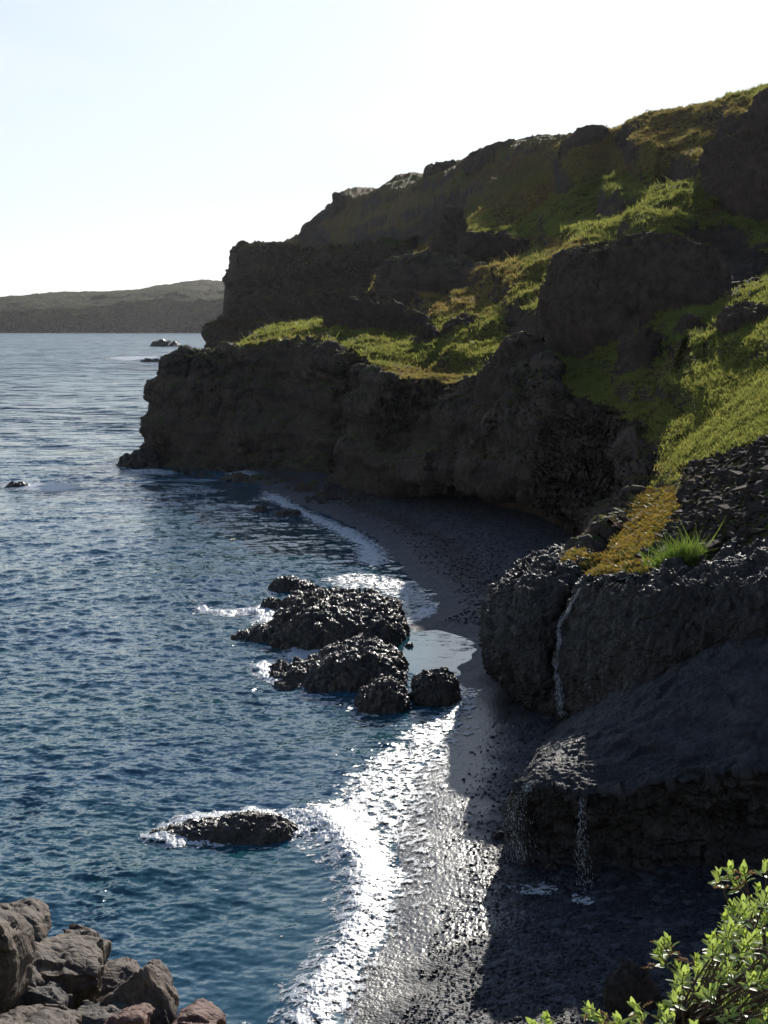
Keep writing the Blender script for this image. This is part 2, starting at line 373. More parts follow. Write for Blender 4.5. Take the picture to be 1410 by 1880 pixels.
# ------------------------------------------------------------------ shoreline and beach
WL = [(560, 1960), (605, 1880), (655, 1800), (700, 1700), (727, 1610), (738, 1530), (765, 1450), (800, 1380), (850, 1310), (872, 1285), (868, 1262), (852, 1246), (838, 1230),
      (856, 1210), (880, 1190), (866, 1175), (830, 1163), (790, 1156), (752, 1160), (762, 1141), (790, 1130), (800, 1112), (788, 1085), (758, 1068), (738, 1042), (712, 1022),
      (690, 992), (650, 967), (600, 946), (560, 928), (500, 908), (440, 872), (380, 850), (290, 835)]
WLw = ptz([p[0] for p in WL], [p[1] for p in WL])[:, :2]
WLs = smooth_poly(WLw, 120)
LAND = np.vstack([[[-8, 5]], WLs, [[-30, 300], [60, 300], [80, 5]]])
def shore_d(XY):
    """metres inland (+) or out at sea (-) of the waterline"""
    return sdist(XY, LAND)
def beach_z(XY, d=None):
    if d is None: d = shore_d(XY)
    p3 = np.stack([XY[:, 0], XY[:, 1], np.zeros(len(XY))], -1)
    z = np.where(d > 0, 3.6*(1-np.exp(-np.clip(d, 0, 99)*.036)), d*.16)
    # beach cusps and a berm
    z = z+np.where(d > 0, 1, .4)*(.10*perlin(p3*.33)+.22*perlin(p3*.09)*sstep(2, 14, d))
    return z
def beach_hit(px, py):
    """world point where the sight line through px,py meets the beach"""
    P = ptz(px, py, 0.0).reshape(-1, 3)
    for _ in range(12):
        z = np.maximum(beach_z(P[:, :2]), 0)
        x, y, zz = ray(np.atleast_1d(px), np.atleast_1d(py)); s = (z-HC)/zz
        P = np.stack([x*s, y*s, z], -1)
    return P

# beach mesh: photo-dense rows near the viewer, spacing grows with distance
bx = np.concatenate([np.linspace(380, 1100, 520), np.linspace(1106, 1700, 60)])
by = np.concatenate([np.linspace(1990, 1880, 24)[:-1], np.linspace(1880, 1230, 470)[:-1], np.linspace(1230, 890, 220)[:-1], np.linspace(890, 800, 20)])
YY = HC/np.tan(np.arctan((by-CY)/F)+PITCH)
gY, gX = np.meshgrid(YY, bx, indexing='ij'); gX = (gX-CX)/F*(gY*cp+HC*sp)
XY = np.stack([gX.ravel(), gY.ravel()], -1)
d = shore_d(XY); z = beach_z(XY, d)
f1, id1 = cells(XY[:, 0]*6.5+.3*perlin(np.c_[XY*2, z*0]), XY[:, 1]*6.5, seed=3); f2, id2 = cells(XY[:, 0]*3.2, XY[:, 1]*3.2, seed=9)
near = sstep(140, 80, XY[:, 1])*(1-.6*sstep(5.0, 2.5, d))
z = z+near*(np.sqrt(np.clip(1-(f1*1.35)**2, 0, 1))*.034*(.5+id1))+near*np.where(id2 > .8, np.sqrt(np.clip(1-(f2*2.4)**2, 0, 1))*.045, 0)
pxx, pyy = proj(np.c_[XY, z])
# how far the last waves wetted the stones: from the waterline up to the wash limit
wl = sstep(5.4, 3.0, d+.9*perlin(np.c_[XY*.45, z*0])+.5*perlin(np.c_[XY*1.7, z*0])-1.0*sstep(1560, 1690, pyy)*sstep(1800, 1700, pyy)+2.9*sstep(1690, 1770, pyy))
wet = np.clip(wl, 0, 1)*(1-.8*sstep(86, 104, XY[:, 1]))
weed = sstep(.25, .6, fbm(np.c_[XY*.6, z*0+4], 4)+.9*np.exp(-((d-6-2*perlin(np.c_[XY*.1, z*0]))/2.2)**2)-.25)*sstep(90, 120, XY[:, 1])
z = z+.12*fbm(np.c_[XY*.5, 0*z+7], 4, .6)*sstep(3, 8, d)
P = np.c_[XY, z].reshape(gX.shape+(3,))
o = grid_obj('beach', P, M['beach'], attrs={'wet': wet.reshape(gX.shape), 'weed': weed.reshape(gX.shape)}, mask=(z > -1.2).reshape(gX.shape)); tag(o, kind='structure')

# ------------------------------------------------------------------ loft
def loft(rows, nu, nv, warp=None):
    """rows of (px,py,Y) or world points: smooth surface through them"""
    A = np.array([[(pt(*c) if len(c) == 3 else np.array(c[:3])) for c in r] for r in rows])
    A = catmull(A, nu); A = np.swapaxes(catmull(np.swapaxes(A, 0, 1), nv), 0, 1)
    return A
def roughen(P, amp, scale, aniso=(1, 1, .45), oct=6, ridge_w=.5, ledge=0.0, seed=0., small=.35, blk=None):
    n = grid_normals(P)
    if not face_up_or_near(P): n = -n
    q = P*np.array(aniso)*scale+seed
    h = (1-ridge_w)*fbm(q, oct, .52)+ridge_w*(fbm(q*.8+5.5, oct, .5, True)-.45)
    D = n*(h*amp)[..., None]
    if ledge:
        zz = P[..., 2]+1.2*perlin(P*scale*.35+9)
        t = zz*ledge; st = np.abs((t-np.floor(t))-.5)*2
        D = D+n*((sstep(.15, .8, st)-.5)*amp*.45)[..., None]
    # tumbled blocky texture
    D = D+n*(fbm(P*scale*5.1+31+seed, 3, .6, True)*amp*small*.5)[..., None]
    if blk:
        f0, am = blk; w_ = P+np.stack([perlin(P*f0*1.5+3)]*3, -1)*.3/f0
        D = D+n*(blocky(w_*np.array([1, 1, .7])*f0+seed, 1)*am+blocky(w_*f0*2.4+seed+5, 2)*am*.45+blocky(P*f0*5.5+seed+9, 3)*am*(.24 if small > .2 else .13))[..., None]
    return P+D

# ------------------------------------------------------------------ hillside height field
# (px, py, distance) seen on the hill; elevation is interpolated between them
HP = [  # terrace above the headland
 (318, 676, 266), (375, 668, 270), (440, 655, 274), (520, 640, 268), (590, 640, 255), (640, 672, 228), (680, 694, 212), (760, 706, 202), (850, 712, 196), (900, 700, 190), (960, 690, 182), (1000, 705, 172), (1050, 748, 160), (1110, 762, 150), (1165, 795, 140),
 (330, 668, 285), (400, 650, 300), (500, 622, 310), (600, 603, 305), (660, 600, 295), (600, 625, 275), (690, 650, 245), (760, 650, 250), (760, 610, 290), (850, 640, 235), (920, 640, 220),
 (680, 575, 330), (760, 560, 335), (820, 545, 320), (900, 560, 280), (1000, 560, 235), (980, 610, 215), (1050, 650, 195), (1100, 700, 172), (1150, 640, 182), (1150, 570, 200), (1250, 570, 190), (1300, 540, 195), (1250, 620, 165), (1200, 700, 152), (1250, 740, 135),
 (1320, 600, 158), (1400, 560, 160), (1400, 620, 135), (1400, 700, 118), (1320, 740, 122), (1250, 820, 118), (1185, 850, 128), (1185, 800, 136), (1330, 820, 102), (1410, 800, 96), (1500, 640, 115), (1500, 800, 88),
 (1160, 930, 113), (1220, 890, 112), (1160, 985, 96), (1240, 960, 88), (1100, 990, 100), (1060, 1005, 95), (1300, 940, 85), (1400, 900, 82), (1300, 1020, 77), (1400, 1000, 74), (1410, 1100, 69), (1500, 1000, 69), (1250, 1040, 78), (1180, 1045, 81), (1070, 1040, 90), (1340, 1080, 72),
 # slopes below and beside the big blocks
 (1000, 520, 250), (900, 520, 310), (830, 500, 370), (940, 480, 360), (1000, 455, 340), (1100, 430, 300), (1180, 410, 270), (1290, 440, 265), (1400, 430, 262), (1350, 500, 215), (1450, 400, 262), (1500, 500, 170),
 (760, 490, 420), (700, 520, 400), (880, 450, 400), (960, 430, 400), (1080, 400, 350), (1200, 370, 310), (1290, 340, 290), (1400, 330, 290), (1000, 380, 430), (1120, 340, 400), (1220, 310, 350), (1300, 280, 325), (1390, 240, 325), (1500, 230, 320),
 (930, 350, 500), (1050, 320, 410), (1150, 285, 380), (1250, 260, 365), (1350, 220, 345), (1450, 180, 330), (860, 400, 500), (800, 440, 500), (850, 340, 600), (950, 300, 530), (1050, 275, 430),
 # skyline
 (1110, 256, 430), (1060, 256, 460), (985, 266, 540), (900, 280, 630), (860, 292, 680), (790, 318, 760), (700, 345, 850), (640, 362, 920), (600, 388, 960), (563, 425, 1000), (500, 452, 1050), (450, 462, 1085),
 (1165, 240, 420), (1270, 210, 405), (1340, 194, 395), (1400, 180, 390), (1500, 140, 390),
 # the long upper slope of the far headland
 (720, 440, 690), (640, 440, 850), (560, 455, 950), (700, 400, 780), (780, 370, 690), (640, 400, 900),
 # beyond the skyline
 (450, 500, 1300), (600, 450, 1200), (800, 400, 1000), (1000, 350, 900), (1200, 300, 800), (1400, 260, 700), (1600, 200, 700), (900, 480, 1400), (1500, 400, 1400),
 (1600, 300, 300), (1600, 600, 108), (1650, 900, 68), (2200, 500, 105), (2200, 850, 66)]
for q in [(1110, 246, 430), (1060, 246, 460), (985, 256, 540), (900, 274, 630), (860, 292, 680), (790, 318, 760), (700, 345, 850), (600, 388, 960), (500, 452, 1050), (1165, 228, 420), (1270, 196, 405), (1340, 180, 395), (1400, 165, 390), (1500, 140, 385)]:
    HP += [(q[0], q[1]+10, q[2]*1.1), (q[0], q[1]+34, q[2]*1.3)]
HPa = np.array(HP, float)
hw = pt(HPa[:, 0], HPa[:, 1], HPa[:, 2]); e_c = (hw[:, 2]-HC)/hw[:, 1]
az_c = hw[:, 0]/hw[:, 1]
def hcoord(az, Y): return np.stack([az*9.0, np.log(Y)*1.9], -1)
Cc = hcoord(az_c, HPa[:, 2])
def tps(r2): return .5*r2*np.log(r2+1e-12)
K = tps(((Cc[:, None]-Cc[None])**2).sum(-1))+np.eye(len(Cc))*2e-3
Pm = np.c_[np.ones(len(Cc)), Cc]
A = np.block([[K, Pm], [Pm.T, np.zeros((3, 3))]]); sol = np.linalg.solve(A, np.concatenate([e_c, np.zeros(3)]))
def hill_e(az, Y):
    q = hcoord(az, Y); shp = q.shape[:-1]; q = q.reshape(-1, 2); out = np.empty(len(q))
    for a in range(0, len(q), 60000):
        b = q[a:a+60000]; out[a:a+60000] = tps(((b[:, None]-Cc[None])**2).sum(-1))@sol[:len(Cc)]+sol[len(Cc)]+b@sol[len(Cc)+1:]
    return out.reshape(shp)
# outline of the high ground (px, py, distance) running along the cliff tops
EDGE = [(2500, 900, 58), (1900, 1080, 60), (1500, 1150, 62), (1400, 1160, 65.5), (1300, 1120, 69), (1180, 1080, 75), (1100, 1060, 83), (1050, 1030, 91), (1060, 1004, 96), (1105, 975, 104), (1155, 942, 113), (1178, 890, 122), (1176, 840, 131), (1165, 800, 139), (1110, 764, 150), (1050, 748, 159), (1000, 708, 171), (960, 692, 181), (900, 703, 189),
        (850, 713, 195), (760, 707, 201), (680, 696, 211), (640, 674, 226), (590, 645, 250), (520, 645, 263), (440, 660, 268), (375, 670, 267), (318, 674, 266),
        (322, 672, 290), (400, 655, 315), (520, 640, 335), (640, 640, 350), (680, 620, 420), (760, 560, 500), (840, 500, 540), (800, 480, 600), (740, 468, 660), (680, 462, 745), (620, 466, 835), (560, 468, 925), (500, 462, 1015), (447, 464, 1085), (450, 470, 1300), (900, 480, 1500), (2300, 400, 1500), (2600, 400, 300)]
Ew = pt(*np.array(EDGE, float).T)[:, :2]
hx = np.concatenate([np.linspace(300, 680, 200)[:-1], np.linspace(680, 1425, 640)[:-1], np.linspace(1425, 2300, 110)])
azs = (hx-CX)/F
Ys = np.exp(np.concatenate([np.linspace(np.log(60), np.log(260), 480)[:-1], np.linspace(np.log(260), np.log(560), 240)[:-1], np.linspace(np.log(560), np.log(1500), 130)]))
gY, gA = np.meshgrid(Ys, azs, indexing='ij')
E = hill_e(gA[::3, ::3], gY[::3, ::3])
# cheap upsample of the smooth surface, then detail on top
def upsample(E, shp):
    r = np.linspace(0, 1, shp[0]); r0 = np.arange(0, shp[0], 3)/(shp[0]-1); c = np.linspace(0, 1, shp[1]); c0 = np.arange(0, shp[1], 3)/(shp[1]-1)
    T = np.stack([np.interp(r, r0, E[:, j]) for j in range(E.shape[1])], 1); return np.stack([np.interp(c, c0, T[i]) for i in range(shp[0])], 0)
E = upsample(E, gY.shape)
Z0 = HC+E*gY
def hill_detail(X, Y, Z):
    q = np.stack([X, Y, Z], -1)
    big = fbm(q*np.array([.020, .020, .02]), 4, .5, True)*2.2
    k = np.clip(Y/200, .5, 3.0)
    # slope-parallel folds and turf hummocks
    u = X*.80+Y*.60; v = -X*.60+Y*.80
    f = fbm(np.stack([u*.035, v*.16, Z*.05], -1), 5, .55, True)*1.3*np.clip(k, .7, 2.2)
    hmk = fbm(q*.55, 3, .55)*.42*np.clip(k, .6, 1.4)+fbm(np.stack([u*.4, v*1.6, Z*1.6], -1), 3, .5)*.42
    damp = np.clip((Y-85)/45, .25, 1)
    Lt = 6.5*np.clip(Y/220, .8, 2.5); t = (Z+.10*X+4.5*perlin(q*.018+3)+1.6*perlin(q*.07+8))/6.5/np.clip(Y/220, .8, 2.5); fr = t-np.floor(t)
    ter = (sstep(.62, .95, fr)-fr)*Lt*.62*sstep(100, 150, Y)*(1-.55*sstep(340, 460, Y))*(.35+.65*sstep(-.25, .2, perlin(q*.022+30)))
    rough_ = blocky(q*.35/np.clip(Y/180, .6, 3)[..., None]+4, 1)*.75*np.clip(Y/200, .6, 3)*sstep(-.05, .3, perlin(q*.03+60)-.35*sstep(330, 450, Y))
    big = big+ter+rough_
    return (big+f)*damp+hmk*np.clip(damp+.3, 0, 1)-.6
gX = gA*(gY*1.0)
Z1 = Z0+hill_detail(gX, gY, Z0)
XYh = np.stack([gX.ravel(), gY.ravel()], -1)
sdh = sdist(XYh, smooth_poly(Ew, 170)).reshape(gX.shape)
scl = np.clip(gY/180, .6, 4)
Z1 = Z1-sstep(1.0, -1.5, sdh/scl)*0-sstep(1.5, -3.5, sdh/scl)*60*np.clip(gY/200, .5, 3)
Hgrid = np.stack([gX, gY, Z1], -1)
hpx, hpy = proj(Hgrid)
def zones(L, X_=None, Y_=None):
    w_ = 0*(hpx if X_ is None else X_); q = fbm(Hgrid*.03/np.clip(gY/200, .6, 3)[..., None]+70, 4)
    for cx, cy, rx, ry, a in L: w_ = w_+a*np.exp(-(((hpx-cx)/rx)**2+((hpy-cy)/ry)**2))
    return w_, q
vz, q_ = zones([(1050, 290, 250, 38, .22), (800, 380, 190, 50, .22), (1350, 190, 100, 26, .12), (650, 430, 130, 40, .15), (1100, 400, 200, 50, .22), (1250, 365, 60, 40, .3), (1180, 300, 160, 24, .2), (1000, 340, 120, 30, .2), (1330, 740, 140, 130, .4), (850, 685, 160, 40, .15), (1350, 490, 90, 55, -.35), (1180, 620, 120, 40, .1), (900, 520, 160, 50, .12), (500, 640, 130, 30, .15), (1270, 900, 60, 60, .1)])
bz_, _ = zones([(1050, 270, 240, 40, .75), (800, 370, 180, 55, .6), (640, 430, 130, 50, .5), (880, 500, 150, 50, .9), (820, 545, 110, 30, .9), (760, 695, 100, 18, .7), (1000, 450, 120, 20, .5), (1300, 215, 160, 40, .6), (950, 360, 70, 30, .7), (1000, 300, 150, 30, .5), (520, 640, 80, 25, .3), (1220, 860, 40, 30, .4)])
brownz = np.clip(bz_+q_*.9*(bz_+.25), 0, 1)
MOS = np.array([(1000, 1020), (1050, 1000), (1105, 968), (1150, 935), (1150, 905), (1200, 890), (1250, 892), (1262, 930), (1230, 985), (1200, 1030), (1185, 1050), (1120, 1060), (1090, 1055), (1040, 1035)], float)
pr_ = np.stack([hpx.ravel(), hpy.ravel()], -1); sdm = sdist(pr_, MOS).reshape(hpx.shape)
mossz = sstep(-18, 12, sdm+14*perlin(Hgrid*.7))*(gY < 125)
o = grid_obj('hillside', Hgrid, M['hill'], mask=(sdh > -3*scl), attrs={'veg': vz, 'brown': brownz, 'moss': mossz}); tag(o, kind='structure')
hn = grid_normals(Hgrid)
if hn[..., 2].mean() < 0: hn = -hn
hpx, hpy = proj(Hgrid)
def hill_at(px, Y):
    """surface point of the hill at column px and distance Y"""
    a = (px-CX)/F; i = int(np.clip(np.searchsorted(Ys, Y), 0, len(Ys)-1)); j = int(np.clip(np.searchsorted(azs, a), 0, len(azs)-1))
    return Hgrid[i, j]

# ------------------------------------------------------------------ sea cliff under the terrace and round the cove
def bh(px, py, dz=-1.0):
    p = beach_hit(px, py)[0].copy(); p[2] += dz; return tuple(p)+(0,)
def wh(px, py): return tuple(ptz(px, py, -1.5))+(0,)
top = [(330, 668, 300), (320, 668, 282), (316, 672, 268), (375, 668, 266), (440, 656, 267), (520, 643, 262), (590, 640, 250), (640, 668, 226), (680, 692, 211), (760, 704, 201), (850, 710, 195), (905, 700, 189), (960, 690, 181), (1005, 705, 171), (1050, 746, 159), (1110, 762, 150), (1165, 796, 140), (1178, 840, 131), (1180, 888, 122), (1158, 940, 113), (1060, 1030, 98)]
upper = [(322, 690, 300), (303, 690, 282), (292, 712, 267), (350, 715, 262), (430, 712, 260), (520, 705, 255), (590, 710, 243), (645, 728, 220), (690, 745, 205), (760, 752, 196), (850, 752, 190), (900, 745, 184), (960, 740, 176), (1005, 760, 166), (1055, 790, 155), (1112, 800, 146), (1160, 832, 137), (1168, 862, 129), (1168, 905, 120), (1148, 950, 111), (1050, 1045, 98)]
mid = [(310, 770, 300), (288, 770, 282), (278, 775, 264), (340, 790, 257), (420, 790, 253), (510, 790, 248), (590, 795, 236), (650, 800, 214), (700, 805, 201), (765, 812, 192), (850, 815, 186), (900, 815, 180), (965, 820, 171), (1012, 845, 162), (1058, 870, 151), (1108, 880, 143), (1148, 885, 134), (1155, 900, 126), (1155, 930, 117), (1132, 962, 108), (1040, 1060, 98)]
low = [(300, 840, 300), (278, 838, 282), (266, 838, 262), (320, 858, 252), (400, 868, 246), (500, 880, 240), (590, 888, 226), (655, 890, 207), (705, 885, 197), (765, 882, 189), (850, 882, 183), (905, 885, 176), (968, 888, 168), (1020, 918, 157), (1062, 950, 148), (1105, 960, 139), (1135, 955, 131), (1140, 960, 123), (1138, 975, 114), (1110, 990, 105), (1030, 1080, 98)]
base = [tuple(ptz(300, 856, -2))+(0,), wh(272, 852), wh(262, 850), wh(320, 880), wh(400, 896), wh(500, 912), bh(585, 912, -1.5), bh(655, 908, -1.5), bh(705, 900, -1.5), bh(765, 896, -1.5), bh(850, 896, -1.5), bh(910, 900, -1.5), bh(975, 905, -1.5), bh(1025, 940, -1.5), bh(1065, 975, -1.5), bh(1108, 988, -1.5), bh(1128, 985, -1.5), bh(1135, 990, -1.5), bh(1130, 1000, -1.5), bh(1100, 1020, -1.5), bh(1035, 1090, -1.5)]
inner = [(345, 672, 310), (345, 668, 292), (345, 672, 276), (385, 664, 276), (445, 652, 277), (520, 638, 272), (600, 634, 262), (655, 662, 238), (692, 688, 222), (765, 700, 211), (850, 706, 205), (905, 695, 199), (965, 684, 191), (1015, 696, 180), (1062, 738, 166), (1125, 758, 155), (1180, 792, 145), (1196, 836, 133), (1198, 880, 124), (1180, 935, 114), (1080, 1040, 97)]
inner = [tuple(pt(*p)-np.array([0, 0, 1.2]))+(0,) for p in inner]
P = loft([inner, top, upper, mid, low, base], 300, 1000)
P = roughen(P, 2.2, .16, aniso=(1, 1, .5), oct=6, ledge=.16, seed=3, small=.5, blk=(.30, 1.0))
n = grid_normals(P); n = n if face_up_or_near(P) else -n
P = P+n*(fbm(P*np.array([.05, .05, .02])+50, 2)*2.2)[..., None]
o = grid_obj('sea_cliff', P, M['cliff']); tag(o, kind='structure')

# far headland cliff
def col(px, *rest): pass
cols = [(455, 1300), (447, 1140), (444, 1085), (500, 1012), (560, 922), (620, 832), (690, 735), (760, 640), (840, 545)]
topy = [466, 464, 462, 459, 464, 460, 456, 464, 500]
rows = []
rows.append([(c+14, t-1, D*1.03) for (c, D), t in zip(cols, topy)])
rows.append([(c, t, D) for (c, D), t in zip(cols, topy)])
off = [[-28, -20, -14, 0, 1, 2, 3, 4, 5], [-20, -14, -8, 0, 2, 4, 6, 7, 8], [-22, -20, -20, -4, 2, 5, 8, 10, 11], [-50, -52, -50, -14, 0, 8, 10, 12, 14], [-62, -66, -66, -20, -2, 6, 12, 14, 18]]
ys = [500, 548, 578, 600, 672]
for k, y in enumerate(ys):
    rows.append([(c+off[k][i], y+(topy[i]-460)*(1-k/5)+max(0, i-2)*k*1.6, D*(1-.006*(k+1))) for i, (c, D) in enumerate(cols)])
P = loft(rows, 240, 520)
P = roughen(P, 8, .035, aniso=(1, 1, .4), oct=6, ledge=.05, seed=7, small=.35, blk=(.07, 3.0))
o = grid_obj('far_sea_cliff', P, M['far']); tag(o, kind='structure')

# ------------------------------------------------------------------ ridge-like rocks from their skyline profile
def ridge_rock(name, prof, ybase, D, depth, mat, nu=90, nv=50, p=.5, amp=None, scale=None, sink=1.0, label=None, cat='rock', group=None, kind=None, ws=4, lean=0.0, seed=None, aniso=(1, 1, .6), ridge_w=.6, zbase=None, small=.5, skew=0.0, jag=5.0, blk=.9):
    prof = np.array(prof, float); u = np.linspace(0, 1, nu)
    pxs = np.interp(u, np.linspace(0, 1, len(prof)), prof[:, 0]) if False else prof[0, 0]+(prof[-1, 0]-prof[0, 0])*(.5-.5*np.cos(np.pi*u))*.6+(prof[-1, 0]-prof[0, 0])*u*.4
    tops = np.interp(pxs, prof[:, 0], prof[:, 1])
    tops = tops+jag*(fbm(np.stack([pxs*6/(abs(prof[-1, 0]-prof[0, 0])+1)*2, 0*pxs+.5, 0*pxs+prof[0, 0]], -1), 5, .7))*np.sin(np.pi*u)**.5
    Dm = D+skew*(u-.5)
    T = pt(pxs, tops, Dm); B = pt(pxs, np.full(nu, float(ybase)), Dm)
    zb = (B[:, 2] if zbase is None else np.full(nu, zbase))-sink
    width = abs(T[-1, 0]-T[0, 0]); hgt = max(T[:, 2].max()-zb.min(), .1)
    amp = amp if amp is not None else .10*min(width, hgt); scale = scale or 1.6/min(width, hgt*1.4)
    v = np.linspace(0, np.pi, nv)
    wv = (1-np.abs(2*u-1)**ws)**.5*.95+.05
    s = np.sin(v)**p; c = np.cos(v)
    X = T[:, 0][None]+c[:, None]*0
    Yv = Dm[None]-depth*c[:, None]*wv[None]*(1+lean*s[:, None])+depth*.5*0
    Z = zb[None]+(T[:, 2]-zb)[None]*s[:, None]
    P = np.stack([X+0*Yv, Yv, Z], -1)
    sd = seed if seed is not None else (prof[0, 0]*.37) % 50
    P = roughen(P, amp, scale, aniso=aniso, seed=sd, ridge_w=ridge_w, small=small, oct=5, blk=(scale*2.2, amp*blk) if blk else None, ledge=(.7/max(hgt, 1)*3 if cat == 'crag' else 0))
    me_o = grid_obj(name, P, mat)
    me = me_o.data; b = P.reshape(-1, 3).min(0); t = P.reshape(-1, 3).max(0); org = np.array([(b[0]+t[0])/2, (b[1]+t[1])/2, b[2]])
    co = np.empty(len(me.vertices)*3, np.float32); me.vertices.foreach_get('co', co); co = co.reshape(-1, 3)-org.astype(np.float32)
    me.vertices.foreach_set('co', co.ravel()); me.update(); me_o.location = org
    tag(me_o, label, cat if label else None, group, kind); return me_o

# distant headland across the bay
ridge_rock('distant_hills', [(-900, 600), (-500, 585), (-200, 566), (0, 551), (60, 543), (150, 538), (210, 536), (270, 531), (330, 523), (375, 514), (400, 516), (440, 520), (520, 512), (640, 520), (760, 560), (900, 600)], 608.5, 5700, 900, M['distant'], nu=700, nv=110, p=.75, amp=16, scale=.006, sink=10, jag=3, blk=.2, kind='structure', seed=2, aniso=(1, 1, .6), ws=8, small=.2)

CG = 'dark crags standing out of the green hillside'
def crag(prof, yb, D, depth, label, **kw):
    kw.setdefault('p', .38); kw.setdefault('sink', 5.0); kw['amp'] = min(kw.get('amp', 9), (.8 if D < 400 else .35)*max(.6, D/260)); kw.setdefault('scale', .17*200/D); kw.setdefault('ws', 2.4); kw.setdefault('jag', 4 if D < 400 else 1.5); kw.setdefault('blk', 1.15); kw.setdefault('aniso', (1, 1, .35))
    kw['nu'] = int(kw.get('nu', 90)*1.3); kw['nv'] = int(kw.get('nv', 50)*1.3)
    return ridge_rock(kw.pop('name', 'crag'), prof, yb, D, depth, kw.pop('mat', M['crag']), label=label, cat='crag', group=CG, **kw)
crag([(600, 602), (606, 568), (625, 556), (650, 553), (668, 560), (690, 568), (720, 566), (740, 581), (765, 580), (800, 598), (820, 614)], 612, 288, 9, 'dark jagged crag on the turf crest of the lower terrace, against the far cliff', nu=200, nv=80)
crag([(812, 440), (818, 400), (822, 388), (840, 388), (848, 400), (852, 440)], 440, 372, 5, 'narrow upright rock pinnacle above the middle terrace', nu=60, nv=80, amp=1.3, p=.25)
crag([(790, 470), (800, 446), (820, 436), (860, 432), (900, 436), (940, 440), (985, 447), (1040, 450)], 468, 365, 7, 'long low dark crag at the foot of the rock pinnacle', nu=200, nv=60, p=.6)
crag([(686, 560), (692, 525), (700, 500), (712, 488), (745, 478), (800, 474), (850, 480), (900, 492), (960, 496), (1000, 500), (1010, 520)], 565, 345, 16, 'grey columned crag of the middle terrace with turf on its top', nu=260, nv=100, p=.33, mat=M['cliff'], skew=-40)
crag([(996, 590), (1004, 545), (1012, 505), (1030, 470), (1060, 462), (1100, 460), (1130, 446), (1180, 437), (1220, 441), (1260, 456), (1300, 476), (1316, 505), (1335, 560)], 566, 196, 17, 'largest blocky dark crag, broad and flat topped, in the middle of the hillside', nu=300, nv=150, p=.5, skew=-12, amp=1.5, sink=9, ws=3.2)
crag([(1286, 440), (1292, 340), (1305, 262), (1320, 252), (1360, 250), (1396, 252), (1400, 200), (1406, 160), (1440, 150), (1520, 140), (1600, 135)], 445, 290, 20, 'tall sheer dark cliff of columns at the right edge of the hillside', nu=260, nv=170, p=.25, aniso=(1, 1, .2), amp=1.5, sink=8)
crag([(880, 722), (897, 680), (912, 650), (935, 626), (960, 616), (985, 622), (1004, 645), (1015, 680), (1022, 715)], 735, 186, 8, 'dark humped crag dropping into the sea cliff above the black beach', nu=180, nv=90, p=.6)
crag([(760, 640), (770, 603), (785, 595), (800, 606), (806, 640)], 640, 262, 4, 'small dark crag in the turf of the lower terrace, left of a wider one', nu=60, nv=40)
crag([(815, 625), (825, 590), (850, 580), (880, 584), (900, 600), (905, 628)], 628, 262, 5, 'wide low crag in the turf of the lower terrace, right of a smaller one', nu=90, nv=50)
crag([(1135, 685), (1142, 640), (1150, 612), (1180, 608), (1196, 622), (1200, 660), (1215, 690)], 690, 162, 5, 'dark crag with steep sides half sunk in the shaded turf below the largest crag', nu=90, nv=70)
crag([(1316, 630), (1322, 575), (1340, 560), (1375, 560), (1400, 566), (1430, 580), (1450, 620)], 625, 148, 5, 'dark crag above the bright green bank near the right edge', nu=90, nv=60)
crag([(1248, 616), (1252, 590), (1265, 582), (1282, 586), (1290, 612)], 616, 160, 3, 'small squat crag between the bright green turf patches', nu=60, nv=40, amp=.7)
crag([(1150, 420), (1158, 406), (1166, 402), (1174, 408), (1178, 420)], 421, 285, 2, 'single dark boulder on the green slope under the tall cliff', nu=40, nv=30, amp=.5, sink=1, name='crag')
crag([(1080, 424), (1088, 414), (1110, 412), (1128, 418), (1134, 426)], 427, 300, 2.5, 'low dark rock beside the single boulder on the green slope', nu=50, nv=30, amp=.5, sink=1)
crag([(1030, 262), (1060, 243), (1085, 233), (1104, 231), (1112, 236), (1116, 256)], 275, 440, 12, 'rounded crag breaking the skyline beside a notch', nu=80, nv=60, amp=2.0)
crag([(604, 395), (610, 372), (614, 355), (628, 354), (640, 358), (652, 366)], 400, 935, 14, 'square topped crag on the skyline of the far headland', nu=60, nv=50, amp=2.6)
crag([(552, 446), (560, 415), (572, 400), (590, 388), (606, 378), (625, 392)], 455, 985, 24, 'rounded crag on the skyline below the square topped one', nu=60, nv=50, amp=4)
crag([(420, 500), (423, 474), (429, 468), (434, 470), (438, 480), (446, 492)], 506, 1078, 10, 'small horn of rock at the outer tip of the far headland', nu=40, nv=40, amp=2.0)
crag([(778, 330), (784, 308), (806, 300), (832, 294), (838, 300), (848, 308)], 330, 750, 14, 'low flat crag on the skyline, left of a longer rocky band', nu=70, nv=50, amp=2.0)
crag([(856, 300), (864, 284), (900, 268), (935, 260), (980, 254), (1000, 262)], 300, 610, 14, 'long rocky band on the middle of the skyline', nu=120, nv=50, amp=2.2)

